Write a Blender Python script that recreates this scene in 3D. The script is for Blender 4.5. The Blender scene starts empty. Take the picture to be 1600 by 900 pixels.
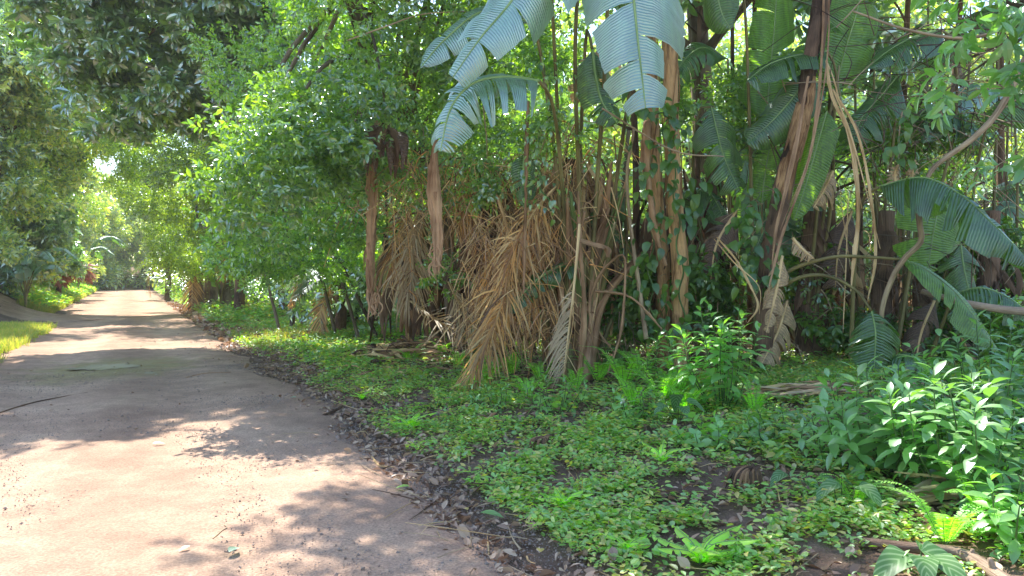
import bpy, math
import numpy as np
from mathutils import Matrix, Vector

# ------------------------------------------------------------------ camera, light, exposure
SC = bpy.context.scene
COL = SC.collection
CH, F, HV = 1.55, 1200.0, 430.0          # eye height, focal length and horizon row of the 1600 px photograph
cam_d = bpy.data.cameras.new("camera")
cam_d.sensor_width = 36.0
cam_d.lens = 27.0
cam_d.clip_end = 2000.0
cam = bpy.data.objects.new("camera", cam_d)
COL.objects.link(cam)
cam.location = (0, 0, CH)
cam.rotation_euler = (math.radians(90) - math.atan(20 / F), 0, 0)
SC.camera = cam

SUN_AZ, SUN_EL = math.radians(-24), math.radians(53)     # azimuth from +Y towards +X
world = bpy.data.worlds.new("World")
SC.world = world
world.use_nodes = True
wn = world.node_tree
sky = wn.nodes.new("ShaderNodeTexSky")
sky.sky_type = 'NISHITA'
sky.sun_disc = False
sky.sun_elevation = SUN_EL
sky.sun_rotation = SUN_AZ
sky.air_density = 1.0
sky.dust_density = 0.6
wn.nodes["Background"].inputs[1].default_value = 0.15
wn.links.new(sky.outputs[0], wn.nodes["Background"].inputs[0])
sd = bpy.data.lights.new("sun", 'SUN')
sd.energy = 3.8
sd.angle = math.radians(0.53)
sd.color = (1.0, 0.95, 0.86)
sun = bpy.data.objects.new("sun", sd)
COL.objects.link(sun)
sdir = Vector((math.sin(SUN_AZ) * math.cos(SUN_EL), math.cos(SUN_AZ) * math.cos(SUN_EL), math.sin(SUN_EL)))
sun.rotation_euler = sdir.to_track_quat('Z', 'Y').to_euler()
SC.view_settings.view_transform = 'Standard'
SC.view_settings.look = 'None'
SC.view_settings.gamma = 1.0
SC.view_settings.exposure = 1.57
SC.cycles.max_bounces = 7
SC.cycles.diffuse_bounces = 4
SC.cycles.glossy_bounces = 2
SC.cycles.transmission_bounces = 4
SC.cycles.transparent_max_bounces = 4
SC.cycles.sample_clamp_indirect = 6.0
SC.cycles.use_denoising = True

# ------------------------------------------------------------------ small maths
def A(*a): return np.array(a, float)
def unit(v):
    v = np.asarray(v, float)
    return v / np.maximum(np.linalg.norm(v, axis=-1, keepdims=True), 1e-9)
def P(u, v, Y): return np.array([(u - 800) / F * Y, Y, CH - (v - HV) / F * Y])
def sm(x, a, b):
    t = np.clip((x - a) / (b - a), 0, 1)
    return t * t * (3 - 2 * t)
_r = np.random.RandomState(5)
_K = _r.normal(size=(24, 3)); _PH = _r.uniform(0, 6.28, 24)
def noise(p, scale=1.0, n=12, off=0):
    """smooth pseudo noise about -1..1 for points (N,3) or (N,2)"""
    p = np.asarray(p, float)
    k = _K[off:off + n] if off + n <= 24 else _K[:n]
    ph = _PH[off:off + n] if off + n <= 24 else _PH[:n]
    if p.shape[-1] == 2: k = k[:, :2]
    q = p @ (k.T * scale)
    return np.sin(q + ph + 1.3 * np.sin(q[..., ::-1] * 0.7)).sum(-1) / math.sqrt(n) * 0.9

ROAD_D = unit(A(-0.50, 1.0)); ROAD_N = A(ROAD_D[1], -ROAD_D[0])
def ts(x, y): return x * ROAD_N[0] + y * ROAD_N[1], x * ROAD_D[0] + y * ROAD_D[1]
def H(x, y):
    x = np.asarray(x, float); y = np.asarray(y, float)
    t, s = ts(x, y)
    h = sm(t, 2.2, 3.6) * 0.10 + sm(t, 3.2, 8.5) * 0.30
    h = h + sm(s, 16, 40) * sm(t, 2.4, 5) * 0.35
    h = h - sm(t, 5.5, 11) * sm(s, 20, 30) * 1.6
    h = h + sm(-t, 2.6, 6.5) * sm(s, 27, 36) * 1.5 + sm(-t, 6, 16) * 1.0
    h = h + sm(s, 88, 110) * 3.0
    out = np.maximum(sm(t, 2.2, 3.4), sm(-t, 2.6, 3.4))
    pp = np.stack([x, y], -1)
    h = h + out * (0.035 * noise(pp, 1.3) + 0.02 * noise(pp, 4.0, off=12))
    return h
def G(u, v):
    """world point where the ground shows at that place of the photograph"""
    Y = 2.0
    while Y < 200:
        p = P(u, v, Y)
        if p[2] <= H(p[0], p[1]): break
        Y += 0.05
    return A(p[0], p[1], float(H(p[0], p[1])))
def spline(ctrl, n):
    c = np.asarray(ctrl, float)
    if len(c) == 2:
        t = np.linspace(0, 1, n)[:, None]
        return c[0] * (1 - t) + c[1] * t
    c = np.vstack([2 * c[0] - c[1], c, 2 * c[-1] - c[-2]])
    out = []
    m = 24
    for i in range(1, len(c) - 2):
        t = np.linspace(0, 1, m, endpoint=False)[:, None]
        p0, p1, p2, p3 = c[i - 1], c[i], c[i + 1], c[i + 2]
        out.append(0.5 * ((2 * p1) + (-p0 + p2) * t + (2 * p0 - 5 * p1 + 4 * p2 - p3) * t ** 2 + (-p0 + 3 * p1 - 3 * p2 + p3) * t ** 3))
    out.append(c[-2:-1])
    q = np.vstack(out)
    d = np.r_[0, np.cumsum(np.linalg.norm(np.diff(q, axis=0), axis=1))]
    s = np.linspace(0, d[-1], n)
    return np.stack([np.interp(s, d, q[:, k]) for k in range(3)], 1)
def tangents(p):
    return unit(np.gradient(p, axis=0))

# ------------------------------------------------------------------ mesh builder
class MB:
    def __init__(self): self.v, self.uv, self.f, self.n = [], [], [], 0
    def add(self, v, faces, mat=0, uv=None):
        v = np.asarray(v, float).reshape(-1, 3)
        self.v.append(v)
        self.uv.append(np.zeros((len(v), 2)) if uv is None else np.asarray(uv, float).reshape(-1, 2))
        for f in (faces if isinstance(faces, (list, tuple)) else [faces]):
            f = np.asarray(f, np.int64)
            if f.size: self.f.append((f + self.n, mat))
        self.n += len(v)
    def build(self, name, mats, parent=None, smooth=True, offset=None):
        if not isinstance(mats, (list, tuple)): mats = [mats]
        v = np.vstack(self.v); uv = np.vstack(self.uv)
        off = A(0, 0, 0) if offset is None else np.asarray(offset, float)
        if parent is not None and offset is None: off = np.array(parent["_w"])
        me = bpy.data.meshes.new(name)
        me.vertices.add(len(v)); me.vertices.foreach_set("co", (v - off).astype(np.float32).ravel())
        idx = np.concatenate([f.ravel() for f, m in self.f])
        tot = np.concatenate([np.full(len(f), f.shape[1]) for f, m in self.f])
        mi = np.concatenate([np.full(len(f), m) for f, m in self.f])
        me.loops.add(len(idx)); me.loops.foreach_set("vertex_index", idx.astype(np.int32))
        me.polygons.add(len(tot))
        me.polygons.foreach_set("loop_start", (np.cumsum(tot) - tot).astype(np.int32))
        me.polygons.foreach_set("material_index", mi.astype(np.int32))
        me.polygons.foreach_set("use_smooth", np.full(len(tot), smooth))
        l = me.uv_layers.new(name="UVMap")
        l.data.foreach_set("uv", uv[idx].astype(np.float32).ravel())
        for m in mats: me.materials.append(m)
        me.update(calc_edges=True)
        o = bpy.data.objects.new(name, me)
        COL.objects.link(o)
        o.location = (0, 0, 0)
        if parent is not None: o.parent = parent
        if parent is not None:
            o["_w"] = list(np.array(parent["_w"]))
        return o

ROOTS = []
def tag(o, label=None, cat=None, group=None, kind=None):
    if label: o["label"] = label
    if cat: o["category"] = cat
    if group: o["group"] = group
    if kind: o["kind"] = kind
    return o
def thing(name, label, cat, loc=(0, 0, 0), group=None):
    o = bpy.data.objects.new(name, None)
    COL.objects.link(o); o.location = loc
    o.empty_display_size = 0.1
    o["_w"] = [float(c) for c in loc]
    return tag(o, label, cat, group)
def kids(o): return [c for c in bpy.data.objects if c.parent == o]
def dup(root, loc, rz=0.0, sc=1.0, label=None, group=None, cache={}):
    key = root.name
    if key not in cache:
        cache[key] = [(c, kids(c)) for c in kids(root)]
    r = root.copy(); COL.objects.link(r)
    r.location = loc; r.rotation_euler = (0, 0, rz); r.scale = (sc,) * 3
    if label: r["label"] = label
    if group: r["group"] = group
    for c, sub in cache[key]:
        d = c.copy(); COL.objects.link(d); d.parent = r
        for g in sub:
            e = g.copy(); COL.objects.link(e); e.parent = d
    return r

def tube(mb, path, rad, k=8, mat=0, n=None, closed=True):
    p = np.asarray(path, float) if n is None else spline(path, n)
    m = len(p)
    r = np.interp(np.linspace(0, 1, m), np.linspace(0, 1, len(np.atleast_1d(rad))), np.atleast_1d(rad))
    T = tangents(p)
    ref = A(0.3, 1, 0.2)
    X = np.zeros_like(p); x = unit(np.cross(T[0], ref))
    for i in range(m):
        x = unit(x - T[i] * (x @ T[i])); X[i] = x
    Yv = np.cross(T, X)
    a = np.linspace(0, 2 * np.pi, k, endpoint=False)
    v = p[:, None] + r[:, None, None] * (np.cos(a)[None, :, None] * X[:, None] + np.sin(a)[None, :, None] * Yv[:, None])
    L = np.r_[0, np.cumsum(np.linalg.norm(np.diff(p, axis=0), axis=1))]
    uv = np.stack([np.broadcast_to(L[:, None], (m, k)), np.broadcast_to(a[None] / 6.283, (m, k))], -1)
    i = np.arange(m - 1)[:, None] * k; j = np.arange(k)[None]
    q = np.stack([i + j, i + (j + 1) % k, i + k + (j + 1) % k, i + k + j], -1).reshape(-1, 4)
    faces = [q]
    if closed: faces += [np.arange(k)[::-1][None], ((m - 1) * k + np.arange(k))[None]]
    mb.add(v, faces, mat, uv)
    return p

def basis(d, up):
    X = unit(d); Z = up - X * (np.sum(up * X, -1, keepdims=True)); Z = unit(Z)
    Y = np.cross(Z, X)
    return np.stack([X, Y, Z], -1)          # columns

# templates: (verts, [faces...])
def leaf_hi(w=0.2, fold=0.25, curl=0.25, shape=(0.75, 1.0, 0.62), st=(0.22, 0.5, 0.78)):
    v = [(0, 0, 0)]
    for s, k in zip(st, shape):
        z = -curl * s * s
        v += [(s, 0, z), (s, w * k, z + fold * w * k), (s, -w * k, z + fold * w * k)]
    v.append((1, 0, -curl))
    v = np.array(v, float)
    n = len(st)
    tri = [(0, 1, 2), (0, 3, 1)]
    quad = []
    for i in range(n - 1):
        a, b = 1 + 3 * i, 4 + 3 * i
        quad += [(a, b, b + 1, a + 1), (a, a + 2, b + 2, b)]
    a = 1 + 3 * (n - 1); t = 1 + 3 * n
    tri += [(a, t, a + 1), (a, a + 2, t)]
    return v, [np.array(tri), np.array(quad)]
def leaf_lo(w=0.25, fold=0.3):
    return np.array([(0, 0, 0), (.45, w, fold * w), (.45, -w, fold * w), (1, 0, -.12)], float), [np.array([(0, 3, 1), (0, 2, 3)])]
def merge(parts):
    V, Fs, n = [], {}, 0
    for v, fs in parts:
        V.append(v)
        for f in fs: Fs.setdefault(f.shape[1], []).append(f + n)
        n += len(v)
    return np.vstack(V), [np.vstack(x) for x in Fs.values()]
def place(tpl, pos, R, sc):
    v, fs = tpl
    v = np.einsum('nij,vj->nvi', R, v) * np.asarray(sc, float).reshape(-1, 1, 1) + pos[:, None]
    N, V = v.shape[:2]
    return v.reshape(-1, 3), [(f[None] + (np.arange(N) * V)[:, None, None]).reshape(-1, f.shape[1]) for f in fs]
def scatter(mb, tpls, pos, R, sc, rng, mat=0, uv=False):
    pick = rng.randint(len(tpls), size=len(pos))
    for i, t in enumerate(tpls):
        m = pick == i
        if m.any():
            v, f = place(t, pos[m], R[m], np.asarray(sc)[m])
            mb.add(v, f, mat)
def cluster(rng, n, L, twig, leaf, droop=0.2, tipup=True):
    """a twig along +X with n leaves round it"""
    parts = []
    for i in range(n):
        q = (i + 0.5) / n
        az = i * 2.4 + rng.uniform(-.4, .4)
        ang = math.radians(75 - 45 * q + rng.uniform(-12, 12))
        d = A(math.cos(ang), math.sin(ang) * math.cos(az), math.sin(ang) * math.sin(az))
        d = unit(d + A(0, 0, -droop))
        R = basis(d[None], (A(1.0, 0, 0.6) + rng.normal(size=3) * .35)[None])
        v, f = place(leaf, A(twig * q, 0, 0)[None], R, [L * rng.uniform(.7, 1.15)])
        parts.append((v, f))
    return merge(parts)

def randdir(rng, n): return unit(rng.normal(size=(n, 3)))
def blob_points(rng, lobes, n, sub=0.34, nsub=26, hollow=0.45):
    """points in uneven clumps filling the lobes: clumps sit near each lobe's surface"""
    vol = np.array([(r[0] * r[1] * r[2]) ** (2 / 3.) * (w if w else 1) for c, r, w in lobes]); vol /= vol.sum()
    pts, outs = [], []
    for (c, r, w), f in zip(lobes, vol):
        m = max(int(n * f), 8)
        r = np.array(r, float)
        ns = max(6, nsub)
        d = randdir(rng, ns)
        rad = rng.uniform(hollow, .95, (ns, 1)) * (1 + .2 * noise(d * 2.0, 1.0)[:, None])
        cc = d * rad
        size = sub * rng.uniform(.6, 1.25, (ns, 1))
        k = rng.randint(ns, size=m)
        q = randdir(rng, m) * rng.uniform(.25, 1, (m, 1)) ** .5 * A(1, 1, .75)
        p = cc[k] + q * size[k]
        o = unit(p * .5 + q * .6)
        pts.append(np.array(c) + p * r); outs.append(o)
    return np.vstack(pts), np.vstack(outs)
def foliage(mb, rng, lobes, n, tpls, sc=1.0, nsub=26, sub=.34, droop=0.1, hollow=.45, jit=.55, mat=0, stray=.0):
    p, o = blob_points(rng, lobes, n, sub, nsub, hollow)
    if stray: p = p + rng.normal(size=p.shape) * stray
    d = unit(o + rng.normal(size=o.shape) * jit + A(0, 0, -droop))
    R = basis(d, A(0, 0, 1) + rng.normal(size=o.shape) * .3 + 1e-3)
    scatter(mb, tpls, p, R, sc * rng.uniform(.75, 1.25, len(p)), rng, mat)
    return p

# ------------------------------------------------------------------ materials
def newmat(name):
    m = bpy.data.materials.new(name); m.use_nodes = True
    t = m.node_tree; t.nodes.clear()
    return m, t, t.nodes, t.links
def N(t, kind, **kw):
    n = t.nodes.new(kind)
    for k, v in kw.items():
        if k.startswith("i_"):
            key = k[2:]; key = int(key) if key.isdigit() else key
            n.inputs[key].default_value = v
        else: setattr(n, k, v)
    return n
def rgb(c): return (c[0], c[1], c[2], 1)
def ramp(t, fac, stops):
    r = t.nodes.new("ShaderNodeValToRGB")
    e = r.color_ramp.elements
    while len(e) < len(stops): e.new(0.5)
    for q, (p, c) in zip(e, stops): q.position = p; q.color = rgb(c)
    t.links.new(fac, r.inputs[0])
    return r.outputs[0]
def leafmat(name, cols, trans=0.42, tcol=None, gloss=0.10, rough=0.35, veins=None, tint=(1.15, 1.35, .40), boost=1.25, gcol=(.82, .92, 1)):
    m, t, n, l = newmat(name)
    if tint[1] > 1: cols = [(r_ * boost * 1.42, g_ * 1.04 * boost, b_ * .66 * boost) for r_, g_, b_ in cols]
    g = N(t, "ShaderNodeNewGeometry")
    stops = [(i / (len(cols) - 1), c) for i, c in enumerate(cols)]
    c = ramp(t, g.outputs["Random Per Island"], stops)
    if veins:
        uv = N(t, "ShaderNodeUVMap")
        w = N(t, "ShaderNodeTexWave", wave_type='BANDS', bands_direction='X', i_Scale=veins, i_Distortion=1.6, i_Detail=1.0)
        l.new(uv.outputs[0], w.inputs["Vector"])
        mx = N(t, "ShaderNodeMix", data_type='RGBA', blend_type='MULTIPLY')
        mp = N(t, "ShaderNodeMapRange", i_3=.84, i_4=1.07)
        l.new(w.outputs["Fac"], mp.inputs[0])
        mx.inputs[0].default_value = 1.0
        l.new(c, mx.inputs[6]); l.new(mp.outputs[0], mx.inputs[7]); c = mx.outputs[2]
        bump = N(t, "ShaderNodeBump", i_Strength=.5, i_Distance=.015)
        l.new(w.outputs["Fac"], bump.inputs["Height"])
    nz = N(t, "ShaderNodeTexNoise", i_Scale=9.0 if veins else 1.1, i_Detail=3.0)
    mp2 = N(t, "ShaderNodeMapRange", i_1=.3, i_2=.7, i_3=.72, i_4=1.28)
    l.new(nz.outputs["Fac"], mp2.inputs[0])
    mx2 = N(t, "ShaderNodeMix", data_type='RGBA', blend_type='MULTIPLY'); mx2.inputs[0].default_value = 1.0
    l.new(c, mx2.inputs[6]); l.new(mp2.outputs[0], mx2.inputs[7]); c = mx2.outputs[2]
    d = N(t, "ShaderNodeBsdfDiffuse"); l.new(c, d.inputs[0])
    tr = N(t, "ShaderNodeBsdfTranslucent")
    tm = N(t, "ShaderNodeMix", data_type='RGBA', blend_type='MULTIPLY'); tm.inputs[0].default_value = 1.0
    l.new(c, tm.inputs[6]); tm.inputs[7].default_value = rgb([x * 2.2 for x in tint])
    l.new(tm.outputs[2], tr.inputs[0])
    s1 = N(t, "ShaderNodeMixShader", i_0=trans); l.new(d.outputs[0], s1.inputs[1]); l.new(tr.outputs[0], s1.inputs[2])
    gl = N(t, "ShaderNodeBsdfGlossy", i_Roughness=rough); gl.inputs[0].default_value = rgb(gcol)
    lw = N(t, "ShaderNodeLayerWeight", i_Blend=.35)
    pw = N(t, "ShaderNodeMath", operation='POWER', i_1=2.5); l.new(lw.outputs["Facing"], pw.inputs[0])
    ma = N(t, "ShaderNodeMath", operation='MULTIPLY_ADD', i_1=.30, i_2=gloss); l.new(pw.outputs[0], ma.inputs[0])
    s2 = N(t, "ShaderNodeMixShader"); l.new(ma.outputs[0], s2.inputs[0]); l.new(s1.outputs[0], s2.inputs[1]); l.new(gl.outputs[0], s2.inputs[2])
    if veins:
        for q in (d, tr, gl): l.new(bump.outputs[0], q.inputs["Normal"])
    o = N(t, "ShaderNodeOutputMaterial"); l.new(s2.outputs[0], o.inputs[0])
    return m
def barkmat(name, c1, c2, scale=6.0, stretch=8.0, rough=.9, bump=.02, trans=0.0):
    m, t, n, l = newmat(name)
    uv = N(t, "ShaderNodeUVMap")
    tc = N(t, "ShaderNodeTexCoord")
    mp = N(t, "ShaderNodeMapping"); mp.inputs["Scale"].default_value = (1.0, stretch, 1)
    l.new(uv.outputs[0], mp.inputs[0])
    a = N(t, "ShaderNodeTexNoise", i_Scale=scale, i_Detail=6.0, i_Roughness=.65); l.new(mp.outputs[0], a.inputs[0])
    b = N(t, "ShaderNodeTexNoise", i_Scale=2.2, i_Detail=3.0); l.new(tc.outputs["Object"], b.inputs[0])
    g = N(t, "ShaderNodeNewGeometry")
    ad = N(t, "ShaderNodeMath", operation='ADD'); l.new(a.outputs[0], ad.inputs[0]); l.new(b.outputs[0], ad.inputs[1])
    ad2 = N(t, "ShaderNodeMath", operation='MULTIPLY_ADD', i_1=.22); l.new(g.outputs["Random Per Island"], ad2.inputs[0]); l.new(ad.outputs[0], ad2.inputs[2])
    c = ramp(t, ad2.outputs[0], [(.0, [x * .3 for x in c1]), (.45, c1), (.62, c2), (.95, [min(1, x * 1.25) for x in c2])])
    sub = N(t, "ShaderNodeMath", operation='SUBTRACT', i_1=.6)
    l.new(ad2.outputs[0], sub.inputs[0]); l.new(sub.outputs[0], c.node.inputs[0])
    e = c.node.color_ramp.elements
    for q, x in zip(e, (0, .35, .6, .9)): q.position = x
    p = N(t, "ShaderNodeBsdfPrincipled"); p.inputs["Roughness"].default_value = rough; p.inputs["Specular IOR Level"].default_value = .25
    l.new(c, p.inputs["Base Color"])
    bp = N(t, "ShaderNodeBump", i_Strength=.8, i_Distance=bump); l.new(a.outputs[0], bp.inputs["Height"]); l.new(bp.outputs[0], p.inputs["Normal"])
    out = p.outputs[0]
    if trans:
        tr = N(t, "ShaderNodeBsdfTranslucent"); l.new(c, tr.inputs[0])
        s = N(t, "ShaderNodeMixShader", i_0=trans); l.new(p.outputs[0], s.inputs[1]); l.new(tr.outputs[0], s.inputs[2]); out = s.outputs[0]
    o = N(t, "ShaderNodeOutputMaterial"); l.new(out, o.inputs[0])
    return m

M = {}
M['mid'] = leafmat("glossy_mid_green_leaf", [(.025, .07, .015), (.05, .13, .025), (.085, .18, .03), (.12, .22, .04), (.06, .14, .05)], .45, gloss=.15, rough=.28, boost=1.7)
M['dark'] = leafmat("dark_blue_green_leaf", [(.02, .055, .03), (.05, .11, .06), (.08, .16, .08), (.12, .20, .05)], .42, gloss=.30, rough=.30, boost=2.0)
M['lime'] = leafmat("small_yellow_green_leaf", [(.03, .07, .015), (.07, .14, .02), (.12, .20, .028), (.17, .26, .03), (.05, .11, .025)], .5, gloss=.12, rough=.35, boost=1.5)
M['far'] = leafmat("far_mixed_leaf", [(.02, .05, .02), (.06, .12, .04), (.12, .19, .06), (.18, .25, .08), (.20, .22, .11)], .48, gloss=.26, rough=.3, boost=2.1)
M['cover'] = leafmat("ground_cover_leaf", [(.05, .13, .03), (.07, .18, .04), (.09, .22, .05), (.06, .15, .055), (.11, .25, .05), (.16, .24, .06), (.19, .20, .07), (.05, .11, .03)], .35, gloss=.10, rough=.45, boost=2.0)
M['shrub'] = leafmat("oblong_shrub_leaf", [(.055, .15, .045), (.075, .19, .06), (.06, .17, .075), (.09, .23, .06)], .35, gloss=.10, rough=.42, boost=2.0)
M['shrubdark'] = leafmat("bluish_shrub_leaf", [(.05, .12, .03), (.055, .15, .07), (.05, .14, .045), (.07, .19, .06)], .32, gloss=.11, rough=.42, boost=2.0)
M['lettuce'] = leafmat("soft_lime_leaf", [(.13, .30, .04), (.17, .36, .05), (.12, .27, .05)], .4, gloss=.05, rough=.5, boost=2.0)
M['fern'] = leafmat("fern_leaf", [(.07, .20, .03), (.10, .26, .04), (.08, .22, .05)], .4, gloss=.04, rough=.5, boost=2.0)
M['palm'] = leafmat("palm_leaflet", [(.04, .085, .03), (.06, .12, .035), (.09, .14, .04)], .3, gloss=.12, rough=.35)
M['vine'] = leafmat("heart_vine_leaf", [(.03, .09, .02), (.05, .14, .03), (.08, .17, .03)], .35, gloss=.06, rough=.38)
M['grass'] = leafmat("grass_blade", [(.09, .17, .05), (.14, .21, .07), (.19, .23, .11), (.28, .25, .15)], .4, gloss=.03, rough=.6)
M['banana'] = leafmat("banana_blade", [(.08, .20, .17), (.09, .23, .20), (.085, .21, .19)], .24, gloss=.30, rough=.38, veins=9.0, gcol=(.82, .94, 1))
M['bananalit'] = leafmat("backlit_banana_blade", [(.07, .17, .03), (.085, .20, .035)], .52, gloss=.07, rough=.38, veins=9.0, boost=1.4)  # brighter, yellower banana green; sun through the leaf is put into its colour
M['bananadark'] = leafmat("shaded_banana_blade", [(.035, .10, .03), (.05, .13, .035)], .38, gloss=.09, rough=.34, veins=9.0, boost=1.3)  # darker copy of the banana green, with inner-leaf shade in its colour
M['deadblade'] = leafmat("dead_banana_blade", [(.50, .34, .18), (.62, .44, .25)], .3, gloss=.03, rough=.6, veins=8.0, tint=(.6, .5, .4))
M['deadbrown'] = leafmat("brown_crumpled_blade", [(.13, .075, .045), (.2, .12, .07)], .2, gloss=.04, rough=.55, veins=8.0, tint=(.6, .5, .4))
M['dry'] = leafmat("dry_tan_leaflet", [(.80, .45, .14), (.86, .55, .20), (.36, .18, .07), (.88, .64, .29), (.18, .10, .05), (.76, .43, .14)], .38, gloss=.03, rough=.6, tint=(.55, .45, .35))
M['straw'] = leafmat("pale_straw_leaflet", [(.55, .42, .25), (.66, .52, .33), (.45, .32, .18)], .3, gloss=.03, rough=.6, tint=(.55, .45, .35))
M['rust'] = leafmat("rust_red_frond", [(.40, .12, .06), (.50, .20, .10), (.32, .12, .06)], .35, gloss=.03, rough=.6, tint=(.6, .45, .4))
M['litter'] = leafmat("fallen_leaf", [(.20, .11, .06), (.36, .20, .11), (.50, .31, .18), (.62, .44, .28), (.26, .14, .08)], .15, gloss=.06, rough=.5, tint=(.5, .4, .35))
M['flower'] = leafmat("white_petal", [(.85, .82, .70), (.8, .8, .72)], .3, gloss=.03, rough=.6, tint=(.45, .45, .4))
M['yellow'] = leafmat("yellow_leaf", [(.6, .42, .05), (.65, .5, .1)], .3, gloss=.03, rough=.6, tint=(.45, .45, .4))
M['bark'] = barkmat("grey_brown_bark", (.10, .075, .055), (.22, .17, .12))
M['barkwarm'] = barkmat("orange_brown_bark", (.22, .11, .05), (.60, .36, .17), scale=5, stretch=4, bump=.035)
M['fibre'] = barkmat("dark_fibrous_trunk", (.08, .05, .035), (.26, .16, .10), scale=5, stretch=14, bump=.04)
M['sheath'] = barkmat("red_brown_sheath", (.24, .12, .06), (.58, .36, .21), scale=3, stretch=14, bump=.01, trans=.1)
M['stalk'] = barkmat("dry_tan_stalk", (.48, .29, .12), (.76, .54, .28), scale=4, stretch=10, bump=.006)
M['stalkbrown'] = barkmat("brown_stalk", (.18, .10, .05), (.40, .24, .13), scale=4, stretch=10, bump=.006)
M['petiole'] = barkmat("green_petiole", (.10, .15, .04), (.17, .22, .06), scale=2, stretch=6, rough=.45, bump=.003)
M['olive'] = barkmat("olive_petiole", (.10, .085, .03), (.24, .20, .08), scale=2, stretch=6, rough=.5, bump=.004)
M['rib'] = barkmat("pale_green_rib", (.22, .33, .11), (.30, .42, .16), scale=2, stretch=3, rough=.45, bump=.002)
M['stem'] = barkmat("soft_green_stem", (.07, .13, .035), (.12, .19, .06), scale=3, stretch=3, rough=.6, bump=.002)
M['log'] = barkmat("weathered_log", (.16, .10, .07), (.42, .30, .21), scale=4, stretch=8, bump=.02)
M['twig'] = barkmat("dry_twig", (.22, .15, .09), (.46, .34, .21), scale=4, stretch=4, bump=.003)

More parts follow.
